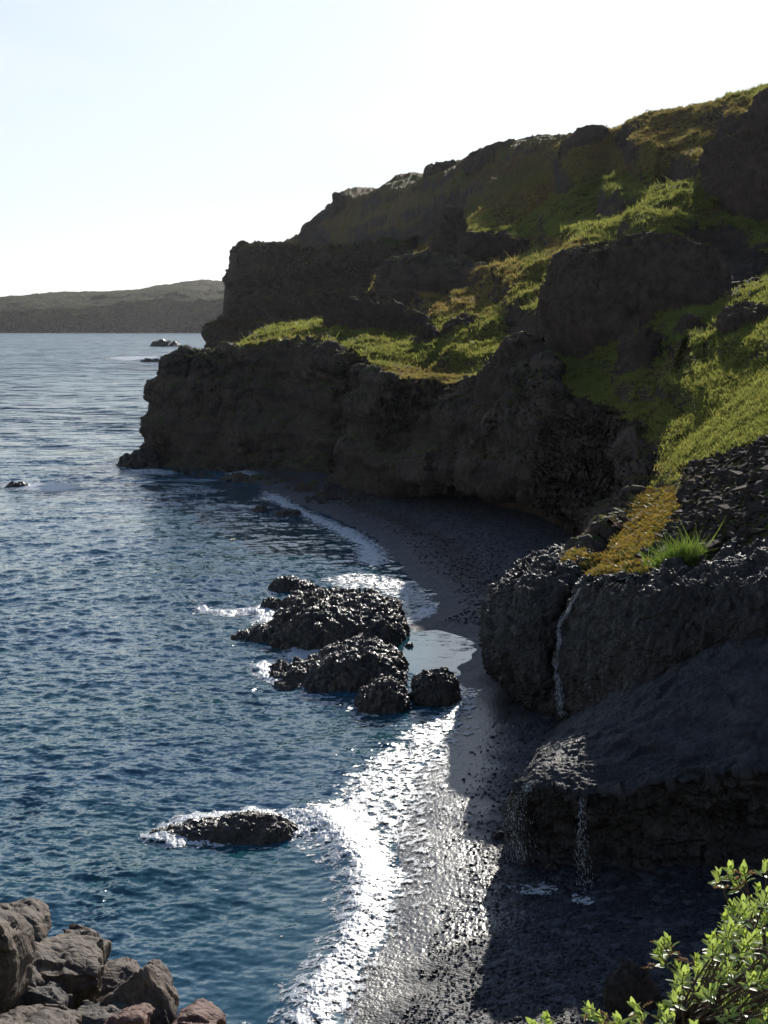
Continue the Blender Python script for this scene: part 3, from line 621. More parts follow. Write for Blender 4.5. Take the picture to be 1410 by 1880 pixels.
# ------------------------------------------------------------------ near rock steps with the small waterfalls (right)
r0 = [bh(960, 1640), bh(975, 1612), bh(1000, 1632), bh(1080, 1650), bh(1180, 1668), bh(1300, 1690), bh(1420, 1715), bh(1690, 1760)]
r0 = [(p[0], p[1]+.6, -1.2, 0) for p in r0]
r0[0] = (r0[0][0]+1.5, r0[0][1]+9, -1.0, 0)
rowsN = [
 r0,
 [(950, 1530, 76), (952, 1560, 63.2), (990, 1590, 61.5), (1080, 1610, 60.8), (1180, 1625, 60), (1300, 1640, 59), (1420, 1650, 58.2), (1900, 1640, 56)],
 [(945, 1490, 76), (943, 1500, 63.5), (985, 1510, 61.8), (1080, 1525, 61.2), (1180, 1530, 60.6), (1300, 1530, 60), (1420, 1530, 59), (1900, 1490, 57)],
 [(955, 1460, 75), (948, 1462, 63.0), (985, 1456, 60.6), (1080, 1466, 60.0), (1180, 1462, 59.4), (1300, 1440, 58.6), (1420, 1425, 57.6), (1900, 1360, 56)],
 [(965, 1420, 74), (962, 1436, 62.6), (990, 1432, 60.4), (1080, 1450, 59.8), (1180, 1436, 59.2), (1300, 1412, 58.4), (1420, 1400, 57.2), (1900, 1330, 56)],
 [(985, 1388, 74), (985, 1400, 64.6), (1020, 1400, 62.6), (1090, 1400, 62.0), (1190, 1385, 61.2), (1300, 1360, 60.6), (1420, 1330, 59.8), (1900, 1250, 58)],
 [(1010, 1350, 80), (1010, 1368, 71), (1050, 1350, 68), (1110, 1330, 66.5), (1200, 1310, 64.6), (1300, 1270, 63.8), (1420, 1230, 63), (1900, 1140, 61)],
 [(1040, 1320, 88), (1040, 1330, 79), (1080, 1310, 75), (1140, 1285, 71), (1220, 1250, 68), (1310, 1205, 66.8), (1420, 1160, 66), (1900, 1060, 63.5)],
 [(1080, 1290, 92), (1085, 1290, 86), (1120, 1270, 79), (1180, 1240, 74), (1260, 1190, 71.5), (1340, 1150, 70.5), (1430, 1110, 69.5), (1900, 1020, 66)],
]
P = loft(rowsN, 520, 560)
n = grid_normals(P); n = n if face_up_or_near(P) else -n
nr = P.shape[0]; t = np.linspace(0, 1, nr)[:, None]
face = sstep(.56, .46, t)
a = fbm(P*np.array([.55, .55, .38])+3, 6, .5)*.8*face+((fbm(np.stack([(P[..., 0]*.45-P[..., 1]*.3)*.8, (P[..., 0]*.3+P[..., 1]*.45)*3.0-P[..., 2]*1.5, P[..., 2]*.5], -1)+11, 6, .5)*.30-.1)+blocky(P*.7+3, 8)*.14)*(1-face)
zl = (P[..., 2]+.5*perlin(P*.35+60))/.95; fl = np.abs(zl-np.floor(zl)-.5)*2
a = a+(sstep(.2, .85, fl)-.5)*.26*face*(.5+perlin(P*.3+3))+fbm(P*2.6+5, 4, .6, True)*.12+(blocky(P*.8+7, 4)*.30+blocky(P*2.1+3, 5)*.14)*(.15+.85*face)
P = P+n*a[..., None]
split = int(nr*.43)
NP_ = P; NPX, NPY = proj(P)
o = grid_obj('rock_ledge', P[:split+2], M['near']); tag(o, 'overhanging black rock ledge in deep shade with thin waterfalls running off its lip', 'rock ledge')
o2 = grid_obj('wet_slope', P[split:], M['slope']); o2.parent = o; 

# upper bulging rock
def B(*a): return a
r0 = [bh(905, 1235), bh(945, 1262), bh(975, 1285), bh(1010, 1320), bh(1040, 1330)] 
rowsU = [
 [(p[0]+(3 if i < 1 else .8), p[1]+(6 if i < 1 else 1.2), -1.5, 0) for i, p in enumerate(r0)]+[(1075, 1345, 82), (1130, 1320, 79.5), (1200, 1300, 78), (1300, 1250, 77), (1420, 1200, 75), (1900, 1110, 70)],
 [(915, 1225, 101), (925, 1245, 94), (965, 1268, 89.5), (1000, 1290, 86.5), (1028, 1300, 86), (1070, 1300, 83), (1125, 1285, 81), (1200, 1255, 79.5), (1300, 1215, 78.5), (1420, 1165, 76), (1900, 1070, 71)],
 [(893, 1175, 103), (897, 1195, 94), (945, 1215, 88.5), (995, 1225, 85.8), (1024, 1230, 86.6), (1062, 1230, 82.6), (1125, 1220, 80.8), (1200, 1200, 79.6), (1300, 1170, 78.6), (1420, 1130, 76.5), (1900, 1030, 72)],
 [(900, 1120, 104), (903, 1140, 95), (950, 1150, 88.5), (1003, 1160, 86), (1030, 1165, 87.4), (1060, 1165, 83), (1125, 1155, 81.2), (1200, 1150, 80), (1300, 1130, 79), (1420, 1100, 77), (1900, 1000, 73)],
 [(925, 1070, 105), (930, 1085, 96), (970, 1090, 90), (1018, 1100, 87.4), (1045, 1110, 88.6), (1066, 1105, 84.4), (1125, 1092, 82.4), (1200, 1090, 81.4), (1300, 1085, 80.4), (1420, 1070, 78), (1900, 970, 74)],
 [(955, 1042, 105), (965, 1045, 98), (1000, 1050, 92.5), (1040, 1065, 89.5), (1058, 1082, 89.8), (1078, 1078, 86.5), (1125, 1072, 84.5), (1190, 1072, 83.4), (1300, 1066, 82), (1420, 1040, 80), (1900, 950, 76)],
 [(1000, 1020, 106), (1010, 1020, 100), (1035, 1025, 95.5), (1065, 1040, 92), (1080, 1062, 91.4), (1100, 1062, 89), (1140, 1055, 87.5), (1200, 1050, 86), (1300, 1040, 84.5), (1420, 1010, 82), (1900, 920, 78)],
 [(1055, 1003, 107), (1060, 1004, 103), (1070, 1010, 99), (1090, 1025, 95.5), (1100, 1045, 94), (1125, 1046, 92), (1160, 1040, 90.5), (1220, 1035, 89), (1300, 1020, 87.5), (1420, 985, 85), (1900, 890, 80)],
]
rowsU = [[(q if len(q) == 4 else (q[0], q[1], q[2]-float(np.interp(q[0], [1045, 1070, 1125, 1200, 1300, 1420, 1900], [0, .8, 5, 9, 10, 10, 8.5])))) for q in r_] for r_ in rowsU]
P = loft(rowsU, 460, 620)
P[-1, :, 2] -= .8; P[-8:, :, 2] -= np.linspace(0, .8, 8)[:, None]
n = grid_normals(P); n = n if face_up_or_near(P) else -n
a = fbm(P*np.array([.45, .45, .38])+21, 6, .52)*.75+fbm(P*np.array([1.1, 1.1, .5])+41, 4, .55, True)*.28+fbm(P*3.0+5, 4, .6, True)*.10
tt = np.linspace(0, 1, P.shape[0])[:, None]
a = a*(1-.6*sstep(.72, .85, tt))
a = a+blocky(P*.6+7, 4)*.34+blocky(P*2.3+3, 5)*.10+blocky(P*np.array([3, 3, .6])+3, 6)*.12
P = P+n*a[..., None]; UP = P
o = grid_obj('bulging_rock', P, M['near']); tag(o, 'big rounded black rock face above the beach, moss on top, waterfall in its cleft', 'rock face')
UPX, UPY = proj(UP)

def on_rock(px, py, G=UP, GX=UPX, GY=UPY):
    """nearest visible surface point of the rock grid to a photo position"""
    k = np.argmin((GX-px)**2+(GY-py)**2+0*GX); return G.reshape(-1, 3)[k]

# ------------------------------------------------------------------ sea
sx_ = np.concatenate([np.linspace(-6000, -80, 30)[:-1], np.linspace(-80, 900, 720)[:-1], np.linspace(900, 1500, 60)[:-1], np.linspace(1500, 7000, 20)])
sy_ = np.concatenate([[2600, 2300, 2100], np.linspace(1990, 1890, 20)[:-1], np.linspace(1890, 900, 860)[:-1], np.linspace(900, 640, 260)[:-1], 597+43*np.exp(-np.linspace(0, 3.6, 40))])
YY = HC/np.tan(np.arctan((sy_-CY)/F)+PITCH)
gY, gX = np.meshgrid(YY, sx_, indexing='ij'); gX = (gX-CX)/F*(gY*cp+HC*sp)
XY = np.stack([gX.ravel(), gY.ravel()], -1)
dsh = np.full(len(XY), -200.); nearm = (XY[:, 1] < 300) & (XY[:, 0] > -60)
dsh[nearm] = shore_d(XY[nearm])
px_, py_ = proj(np.c_[XY, np.zeros(len(XY))])
calm = sstep(-14, -1.5, dsh)*.7
pool = ((px_-805)/85)**2+((py_-1198)/48)**2 < 1; calm[pool] = 1
cove = np.exp(-(((px_-560)/150)**2+((py_-985)/45)**2)); calm = np.maximum(calm, cove*.6)
poolf = np.where(pool, .08, 1.)
z = np.zeros(len(XY)); DXY = np.zeros((len(XY), 2)); rw = np.random.default_rng(5)
cell = np.abs(np.gradient(gY, axis=0)).ravel()*1.0
warp = perlin(np.c_[XY*.02, z*0])*3; warp2 = perlin(np.c_[XY*.06+9, z*0])*1.2
for k in range(64):
    L = .42*(1.072**k); th = R(-90)+rw.normal(0, .7)+.2; kx, ky = math.cos(th)*2*math.pi/L, math.sin(th)*2*math.pi/L
    a = .0092*L**.92*(1 if L < 1.6 else (1.6/L)**.55)*(1 if L < 12 else (12/L)**1.0); ph = rw.uniform(0, 6.28)
    fade = np.clip((L/(cell*2.6)-.8), 0, 1)
    # gusty patches
    arg = kx*(XY[:, 0]+warp)+ky*(XY[:, 1]+warp2+warp*.5)+ph
    z += a*fade*np.sin(arg); DXY[:, 0] += a*fade*.7*kx/math.hypot(kx, ky)*np.cos(arg); DXY[:, 1] += a*fade*.7*ky/math.hypot(kx, ky)*np.cos(arg)
gust = .75+.5*perlin(np.c_[XY*.013+4, z*0])
z = z*gust*(1-calm*.86)*poolf; DXY *= (gust*(1-calm*.86)*poolf)[:, None]
# breaking wave along the near shore
brk = [(560, 1990), (555, 1880), (590, 1800), (640, 1720), (660, 1640), (640, 1560), (600, 1510), (560, 1490)]
bw = smooth_poly(ptz([p[0] for p in brk], [p[1] for p in brk])[:, :2], 80)
mk = (XY[:, 1] < 110) & (XY[:, 0] > -30) & (XY[:, 0] < 20); db = np.full(len(XY), 99.); db[mk] = seg_dist(XY[mk], bw)
z += .35*np.exp(-(db/1.1)**2)
def zone(poly, soft):
    """soft mask of a patch of water given by its outline on the photo"""
    w_ = ptz([p[0] for p in poly], [p[1] for p in poly])[:, :2]; lo = w_.min(0)-soft; hi = w_.max(0)+soft
    m_ = ((XY > lo) & (XY < hi)).all(1); o_ = np.zeros(len(XY)); o_[m_] = sstep(-soft, soft, sdist(XY[m_], w_)); return o_
foam = np.zeros(len(XY))
Z = [([(500, 1900), (535, 1840), (575, 1780), (612, 1735), (632, 1690), (640, 1640), (622, 1590), (570, 1545), (545, 1520), (560, 1495), (610, 1475), (655, 1465), (690, 1495), (712, 1560), (742, 1610), (722, 1660), (702, 1710), (665, 1775), (645, 1830), (612, 1900)], 1.9, 1.12),
     ([(640, 1460), (700, 1380), (780, 1330), (850, 1300), (868, 1340), (830, 1420), (815, 1500), (800, 1600), (770, 1680), (720, 1700), (740, 1600)], 1.6, .50),
     ([(262, 1540), (290, 1515), (350, 1492), (460, 1485), (540, 1492), (600, 1500), (600, 1530), (540, 1535), (450, 1548), (300, 1556)], .7, 1.2),
     ([(620, 1470), (640, 1420), (700, 1380), (770, 1330), (850, 1270), (875, 1290), (850, 1340), (800, 1400), (775, 1470), (750, 1580), (700, 1540)], 1.2, .66),
     ([(462, 1222), (480, 1212), (520, 1240), (600, 1252), (600, 1266), (520, 1262), (480, 1245)], 1.0, 1.4),
     ([(470, 1120), (500, 1110), (520, 1150), (560, 1190), (520, 1190), (490, 1165), (470, 1140)], 1.2, 1.3),
     ([(350, 1100), (370, 1112), (420, 1118), (480, 1112), (490, 1124), (420, 1132), (360, 1124)], 1.0, .85),
     ([(540, 1180), (600, 1192), (560, 1215), (520, 1210)], 1.0, 1.25),
     ([(485, 902), (520, 915), (560, 938), (610, 958), (655, 975), (690, 1000), (712, 1024), (690, 1042), (660, 1030), (655, 1000), (600, 968), (540, 940), (490, 915)], 2.0, 1.15),
     ([(590, 1062), (640, 1050), (700, 1055), (760, 1070), (800, 1110), (780, 1130), (745, 1110), (690, 1082), (620, 1085)], 1.5, .60),
     ([(750, 1128), (800, 1108), (800, 1130), (765, 1145), (745, 1150)], .8, .9),
     ([(205, 850), (240, 862), (300, 862), (330, 868), (300, 874), (230, 868)], 2.0, .8),
     ([(410, 868), (460, 866), (480, 878), (430, 884)], 2.0, .75),
     ([(300, 895), (380, 893), (420, 903), (370, 910), (320, 906)], 2.0, .55),
     ([(0, 885), (60, 885), (140, 888), (150, 898), (90, 906), (0, 896)], 4.0, 1.2),
     ([(195, 655), (290, 654), (330, 660), (290, 665), (200, 660)], 14.0, 1.1),
     ([(310, 660), (380, 658), (380, 670), (330, 668)], 10.0, .8),
     ([(200, 838), (235, 842), (240, 856), (215, 858)], 3.0, .7),
     ([(640, 1285), (665, 1290), (700, 1310), (660, 1325), (630, 1310)], 1.0, .5),
     ([(838, 1270), (872, 1285), (850, 1320), (810, 1330)], 1.0, .7)]
surf = np.maximum(zone([(600, 1480), (625, 1400), (700, 1340), (770, 1290), (850, 1240), (900, 1290), (860, 1400), (780, 1600), (740, 1640)], 2.0), zone([(560, 1070), (640, 1040), (800, 1090), (800, 1140), (740, 1130), (600, 1100)], 2.0)*.8)
for pz in ([(15, 1550), (35, 1460), (60, 1440), (80, 1460), (55, 1550)], [(150, 1710), (165, 1610), (225, 1560), (215, 1620), (195, 1720)], [(455, 1290), (460, 1240), (490, 1260), (485, 1310)]): surf = np.maximum(surf, zone(pz, .8)*1.3)
surf = np.maximum(surf, zone([(600, 1260), (660, 1250), (760, 1290), (700, 1340), (620, 1340)], 1.5)*.7); fam = []
for poly, soft, st in Z: q = zone(poly, soft)*st; fam.append(q); foam = np.maximum(foam, q)
cap = perlin(np.c_[XY[:, 0]*.05, XY[:, 1]*.11, z*0])+.5*perlin(np.c_[XY[:, 0]*.3, XY[:, 1]*.5, z*0+3])
foam = np.maximum(foam, sstep(.86, 1.0, cap)*.7*sstep(150, 400, XY[:, 1])*(XY[:, 1] < 2500))
lace = fbm(np.c_[XY*np.array([1.1, .9]), z*0+2], 5, .62)*.5+.5
lace2 = 1-np.abs(perlin(np.c_[XY*np.array([.9, .7]), z*0+12]))*2.6
thr = foam-(.62-.25*lace2*.6)-(lace-.5)*1.15
fmask = (thr > -.28) & (dsh < 3.2)
bub = fbm(np.c_[XY*3.2, z*0+6], 5, .65, True)
P = np.c_[XY+DXY, z].reshape(gX.shape+(3,))
# swash sheet rising a little on the beach
o = grid_obj('sea', P, M['sea'], attrs={'calm': np.clip(calm, 0, 1).reshape(gX.shape), 'surf': surf.reshape(gX.shape)}); tag(o, kind='structure')
fz = z+.025+np.clip(thr, 0, .4)*.22*(.5+1.1*bub)
bz = beach_z(XY[fmask], dsh[fmask]) if fmask.any() else 0
fz[fmask] = np.maximum(fz[fmask], bz+.07)
fc = grid_faces(*gX.shape); mm = fmask[fc].sum(1) >= 3; fc = fc[mm]
V = np.c_[XY+DXY, fz]; used = np.unique(fc); re_ = np.full(len(V), -1); re_[used] = np.arange(len(used))
t3 = V[fc[0]]; nn = np.cross(t3[1]-t3[0], t3[2]-t3[0])
fcc = re_[fc]; fcc = fcc if nn[2] > 0 else fcc[:, ::-1]
o = link('sea_foam', raw_mesh('sea_foam', V[used], fcc, True, {'dens': thr[used]}), M['foam']); tag(o, 'white surf foam breaking on the black beach and round the sea rocks', 'foam', kind='stuff')

# ------------------------------------------------------------------ sea rocks
SG = 'dark rocks standing in the sea'
def srock(prof, yb, label, depth, p=.6, **kw):
    mx = sum(q[0] for q in prof)/len(prof); prof = [(mx+(q[0]-mx)*(.97 if yb < 1500 else 1.04), q[1]+(.12*(yb-q[1]) if yb > 900 and yb-min(t[1] for t in prof) > 65 else 0)) for q in prof]
    D = float(ptz(np.mean([q[0] for q in prof]), yb)[1]); kw.setdefault('sink', .8); kw.setdefault('amp', .55); kw.setdefault('scale', .5); kw.setdefault('ws', 2.3); kw.setdefault('jag', 7); kw.setdefault('blk', .75); kw.setdefault('small', .15)
    return ridge_rock('sea_rock', prof, yb, D+depth*.75, depth, M['searock'], p=p, zbase=0, label=label, cat='rock', group=SG, **kw)
srock([(488, 1180), (500, 1150), (510, 1112), (540, 1095), (580, 1088), (620, 1092), (650, 1094), (690, 1092), (715, 1100), (735, 1115), (744, 1135), (748, 1170)], 1186, 'largest jagged black rock in the surf, beside the tide pool', 9, nu=300, nv=150, amp=.5, scale=.5)
srock([(478, 1245), (500, 1232), (560, 1222), (600, 1190), (650, 1170), (690, 1172), (720, 1190), (745, 1215), (756, 1245), (758, 1262)], 1262, 'long jagged rock tapering out to sea, just in front of the largest one', 5, nu=260, nv=110, amp=.4, scale=.5)
srock([(425, 1168), (450, 1158), (480, 1148), (510, 1146), (535, 1156), (550, 1172)], 1176, 'low ledge awash at the seaward side of the largest rock', 2.0, nu=100, nv=50, amp=.25, scale=.8)
srock([(656, 1300), (662, 1268), (690, 1252), (715, 1248), (738, 1258), (750, 1280), (752, 1300)], 1306, 'round black rock at the near end of the jagged ones', 2.4, nu=120, nv=80, amp=.26, scale=.9)
srock([(752, 1278), (762, 1245), (785, 1228), (815, 1226), (835, 1238), (842, 1260), (843, 1282)], 1292, 'round black rock below the tide pool, nearest the beach', 2.4, nu=120, nv=80, amp=.26, scale=.9)
srock([(495, 1082), (505, 1066), (530, 1060), (560, 1068), (585, 1078)], 1084, 'small brownish rock behind the largest one', 2.0, nu=80, nv=40, amp=.3, scale=.9)
srock([(476, 1116), (485, 1103), (505, 1098), (522, 1108), (526, 1116)], 1118, 'small low black rock left of the largest one', 1.5, nu=60, nv=40, amp=.25, scale=1)
srock([(742, 1187), (748, 1180), (756, 1180), (760, 1187)], 1188, 'tiny rock in the tide pool', .3, nu=30, nv=20, amp=.04, scale=3, sink=.3)
srock([(258, 1541), (300, 1526), (350, 1514), (400, 1508), (450, 1500), (490, 1498), (520, 1508), (544, 1530)], 1547, 'flat brown rock awash in white water near the breaking wave', 2.0, nu=240, nv=100, amp=.16, scale=.9, p=.9)
srock([(466, 938), (472, 928), (482, 927), (490, 936)], 940, 'small rock in the cove, left of its twin', 1.0, nu=40, nv=30, amp=.3)
srock([(505, 944), (512, 936), (530, 934), (548, 940), (552, 946)], 948, 'low flat rock in the cove, right of its twin', 1.4, nu=50, nv=30, amp=.3)
srock([(420, 992), (426, 987), (434, 990)], 993, 'very small rock alone in the mouth of the cove', .6, nu=30, nv=20, amp=.15, sink=.4)
srock([(10, 894), (20, 888), (38, 886), (52, 892)], 896, 'low rock awash at the left edge of the sea', 2.0, nu=50, nv=30, amp=.4)
srock([(220, 856), (226, 844), (240, 835), (262, 830), (285, 838), (296, 856)], 858, 'black rock shelf at the foot of the headland', 4, nu=110, nv=60, amp=.7)
srock([(278, 634), (284, 627), (300, 624), (316, 629), (332, 634)], 636, 'farthest black skerry before the distant coast', 14, nu=80, nv=30, amp=2.5, scale=.08, sink=3)
srock([(316, 664), (322, 655), (338, 651), (350, 654), (356, 660), (372, 660), (380, 666)], 667, 'black skerry close to the tip of the far headland', 9, nu=80, nv=30, amp=1.6, scale=.12, sink=3)
srock([(258, 663), (270, 659), (285, 660), (298, 663)], 664.5, 'low skerry in white water left of the far headland', 6, nu=50, nv=24, amp=.8, scale=.2, sink=2)

# boulders on the beach
BG = 'boulders lying on the black beach'
def bboulder(cx, cy, wpx, hpx, label, seed):
    g = beach_hit(cx, cy)[0]; D = g[1]; wd = wpx/F*D
    return ridge_rock('beach_boulder', [(cx-wpx/2, cy), (cx-wpx*.38, cy-hpx*.7), (cx-wpx*.1, cy-hpx), (cx+wpx*.25, cy-hpx*.85), (cx+wpx*.45, cy-hpx*.5), (cx+wpx/2, cy)], cy+4, D, wd*.42, M['near'] if cx < 1100 else M['scree'], nu=60, nv=40, p=.6, amp=wd*.09, scale=1.2/wd, sink=.2, label=label, cat='boulder', group=BG, seed=seed)
bboulder(1160, 1842, 96, 70, 'large pale boulder alone on the shaded pebbles below the ledge', 3)
bboulder(608, 908, 40, 22, 'broad boulder at the foot of the far beach cliff', 5)
bboulder(632, 912, 24, 16, 'smaller boulder right beside the broad one under the cliff', 6)
bboulder(915, 1538, 30, 10, 'flat stone on the dark pebbles left of the ledge', 8)
bboulder(930, 1290, 22, 9, 'little stone on the pebbles under the bulging rock', 9)

# ------------------------------------------------------------------ scattered stones: angular block meshes
def block_mesh(name, seed, sx=1., sy=.7, sz=.45, sub=1):
    r = np.random.default_rng(seed); bm = bmesh.new()
    for k in range(11):
        v = r.normal(size=3); v /= max(abs(v)); bm.verts.new(Vector(v*np.array([sx, sy, sz])*.5*r.uniform(.75, 1.05)))
    bmesh.ops.convex_hull(bm, input=bm.verts)
    bmesh.ops.delete(bm, geom=[v for v in bm.verts if not v.link_faces], context='VERTS')
    bmesh.ops.recalc_face_normals(bm, faces=bm.faces)
    me = bpy.data.meshes.new(name); bm.to_mesh(me); bm.free(); return me
blocks = [block_mesh('scree_stone', 100+i, 1, .75, .42) for i in range(9)]
for b in blocks: b.materials.append(M['scree'])
SCR = [(1255, 860), (1320, 835), (1430, 800), (1560, 800), (1560, 1180), (1400, 1150), (1300, 1085), (1230, 1065), (1170, 1055), (1185, 1000), (1230, 960), (1250, 900)]
cand = np.stack([hpx.ravel(), hpy.ravel()], -1); okm = inside(cand, np.array(SCR, float)) & (sdh.ravel() > -.5) & (Hgrid[..., 1].ravel() < 125)
ci = np.where(okm)[0]
rs = np.random.default_rng(8); pick = rs.choice(ci, 3400)
HV = Hgrid.reshape(-1, 3)
arr = []
for k, i in enumerate(pick):
    s = float(np.exp(rs.normal(-1.2, .55))); arr.append((s, i))
arr.sort(key=lambda t: -t[0]*F/HV[t[1], 1])
def rotm(r):
    a, b, c = r.uniform(-.6, .6), r.uniform(-.6, .6), r.uniform(0, 6.28)
    from mathutils import Euler
    return Euler((a, b, c))
bigs = [t for t in arr if hpx.ravel()[t[1]] < 1420][:240]; bset = set(id(t) for t in bigs); smalls = [t for t in arr if id(t) not in bset]
for k, (s, i) in enumerate(bigs):
    p = HV[i]; o = bpy.data.objects.new('scree_stone', blocks[k % len(blocks)]); COL.objects.link(o)
    o.location = (p[0], p[1], p[2]+s*.10); o.rotation_euler = rotm(rs); s = min(s, 1.1); o.scale = (s*1.15, s*1.15, s*1.15)
    tag(o, 'angular dark slab among the loose stones of the scree right of the mossy stream', 'stone', 'larger loose stones of the scree')
bv = []
for b in blocks:
    c = np.empty(len(b.vertices)*3); b.vertices.foreach_get('co', c); b.calc_loop_triangles(); tri = np.empty(len(b.loop_triangles)*3, np.int32); b.loop_triangles.foreach_get('vertices', tri); bv.append((c.reshape(-1, 3), tri.reshape(-1, 3)))
def merged_blocks(name, pts, sizes, mat, r, flat=True):
    Vs, Fs, n0 = [], [], 0
    for k in range(len(pts)):
        c, tr = bv[k % len(bv)]; m3 = np.array(rotm(r).to_matrix()); Vs.append((c*sizes[k])@m3.T+pts[k]); Fs.append(tr+n0); n0 += len(c)
    return link(name, raw_mesh(name, np.vstack(Vs), np.vstack(Fs), False), mat)
o = merged_blocks('scree_rubble', [HV[i]+np.array([rs.normal(0, .1), rs.normal(0, .1), s*.08]) for s, i in smalls], [s*1.1 for s, i in smalls], M['scree'], rs); tag(o, 'loose dark rubble filling the scree slope', 'rubble', kind='stuff')
# rubble under the cliffs
rx_ = rs.uniform(560, 1060, 900); q = beach_hit(rx_, np.interp(rx_, [560, 640, 760, 860, 975, 1020, 1060], [912, 912, 898, 898, 906, 940, 978])+np.abs(rs.normal(0, 5, 900)))
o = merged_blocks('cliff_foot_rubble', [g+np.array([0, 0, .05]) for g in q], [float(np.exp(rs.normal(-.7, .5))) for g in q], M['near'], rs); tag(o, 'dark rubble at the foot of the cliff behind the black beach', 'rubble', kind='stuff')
# cobbles on the near beach
q = []; sz = []
for _ in range(9000):
    px = rs.uniform(600, 1330); py = rs.uniform(1240, 1900); q.append((px, py))
for _ in range(9000): q.append((rs.uniform(600, 1060), rs.uniform(905, 1240)))
qa = np.array(q); g = beach_hit(qa[:, 0], qa[:, 1]); dd = shore_d(g[:, :2]); kp = dd > 2.6+1.2*perlin(g*.6); g = g[kp]
sph = bmesh.new(); bmesh.ops.create_icosphere(sph, subdivisions=1, radius=.5); cme = bpy.data.meshes.new('cobble'); sph.to_mesh(cme); sph.free()
cc = np.empty(len(cme.vertices)*3); cme.vertices.foreach_get('co', cc); cc = cc.reshape(-1, 3); cme.calc_loop_triangles(); ctri = np.empty(len(cme.loop_triangles)*3, np.int32); cme.loop_triangles.foreach_get('vertices', ctri); ctri = ctri.reshape(-1, 3)
Vs, Fs, n0 = [], [], 0
for k in range(len(g)):
    s = float(np.exp(rs.normal(-2.45, .35)))*(1 if g[k, 1] < 100 else 1.7); a = rs.uniform(0, 6.28); ca, sa = math.cos(a), math.sin(a)
    v = cc*np.array([s*1.3, s, s*.62]); v = np.stack([v[:, 0]*ca-v[:, 1]*sa, v[:, 0]*sa+v[:, 1]*ca, v[:, 2]], -1)+g[k]+np.array([0, 0, .05]); Vs.append(v); Fs.append(ctri+n0); n0 += len(cc)
gw = sstep(3.4, 1.8, np.repeat(dd[kp], len(cc)))
o = link('beach_cobbles', raw_mesh('beach_cobbles', np.vstack(Vs), np.vstack(Fs), True, {'wet': gw}), M['beach']); tag(o, 'rounded dark cobbles covering the near beach', 'cobbles', kind='stuff')

# ------------------------------------------------------------------ grass
def blades(name, P, N, hgt, wid, mat, r, nb=3, lean=.5, droop=0):
    n = len(P); P = np.repeat(P, nb, 0); h = np.repeat(hgt*np.exp(r.normal(-.1, .45, n)), nb)*r.uniform(.5, 1.25, n*nb); wd = np.repeat(wid, nb)
    a = r.uniform(0, 2*np.pi, n*nb); dx = np.stack([np.cos(a), np.sin(a), 0*a], -1)*(wd*.5)[:, None]
    off = np.stack([r.normal(0, 1, n*nb), r.normal(0, 1, n*nb), 0*a], -1)*(wd*.9)[:, None]
    tip = np.stack([r.normal(0, lean, n*nb), r.normal(0, lean, n*nb), 1+0*a], -1)*h[:, None]
    b = P+off-np.array([0, 0, .04]); V = np.stack([b-dx, b+dx, b+tip], 1).reshape(-1, 3); Fc = np.arange(len(V)).reshape(-1, 3)
    return link(name, raw_mesh(name, V, Fc, False), mat)
flat = hn[..., 2].ravel(); yv = HV[:, 1]; hpxr, hpyr = hpx.ravel(), hpy.ravel()
inscree = inside(cand, np.array(SCR, float))
g1 = fbm(HV*.035+3, 3)
ok = (mossz.ravel() < .5) & (flat+vz.ravel() > .78) & (yv > 88) & (yv < 480) & (sdh.ravel() > 0) & (~inscree) & (hpxr < 1440)
ci = np.where(ok)[0]; wgt = (1/yv[ci])**.3; wgt *= np.where(perlin(HV[ci]*.12) > -.25, 1, .15); wgt /= wgt.sum()
pk = rs.choice(ci, 230000, p=wgt); P0 = HV[pk]+np.stack([rs.normal(0, .25, len(pk)), rs.normal(0, .25, len(pk)), 0*pk], -1)
brown = brownz.ravel()[pk]+.25*g1[pk] > .28+.15*rs.normal(size=len(pk))
sc_ = np.clip(P0[:, 1]/150, .7, 2.2)
o = blades('grass', P0[~brown], None, (.26*sc_)[~brown], (.13*sc_)[~brown], M['grass'], rs); tag(o, 'green grass and herbs covering the hillside', 'grass', kind='stuff')
o = blades('heather', P0[brown], None, (.20*sc_)[brown], (.13*sc_)[brown], M['heath'], rs); tag(o, 'brown and ochre heath turf on the hillside', 'heather', kind='stuff')
# moss patch by the stream (on the hill and on the rock top)
MOS_old = [(1000, 1020), (1050, 1000), (1105, 972), (1150, 945), (1150, 915), (1210, 898), (1250, 900), (1245, 950), (1190, 1000), (1185, 1040), (1120, 1050), (1090, 1045), (1050, 1028)]
allp = np.vstack([HV, UP.reshape(-1, 3)]); alln = np.concatenate([sdh.ravel(), np.full(UP[..., 0].size, 9.)])
ax, ay = proj(allp); mk = inside(np.stack([ax, ay], -1), MOS) & (allp[:, 1] < 125) & (alln > -1)
mi = np.where(mk)[0]; mi = rs.choice(mi, 60000); mi = mi[(perlin(allp[mi]*.5+2) > -.12) & (sdist(np.stack([ax, ay], -1)[mi], MOS) > 9+16*perlin(allp[mi]*.8+5))]
V0 = allp[mi]; nb = len(V0); V0 = V0+rs.normal(0, .12, (nb, 3))*np.array([1, 1, .2])
o = blades('moss', V0, None, np.full(nb, .11), np.full(nb, .26), M['mossb'], rs, nb=3, lean=1.0); tag(o, 'yellow and orange moss along the stream above the waterfall', 'moss', kind='stuff')
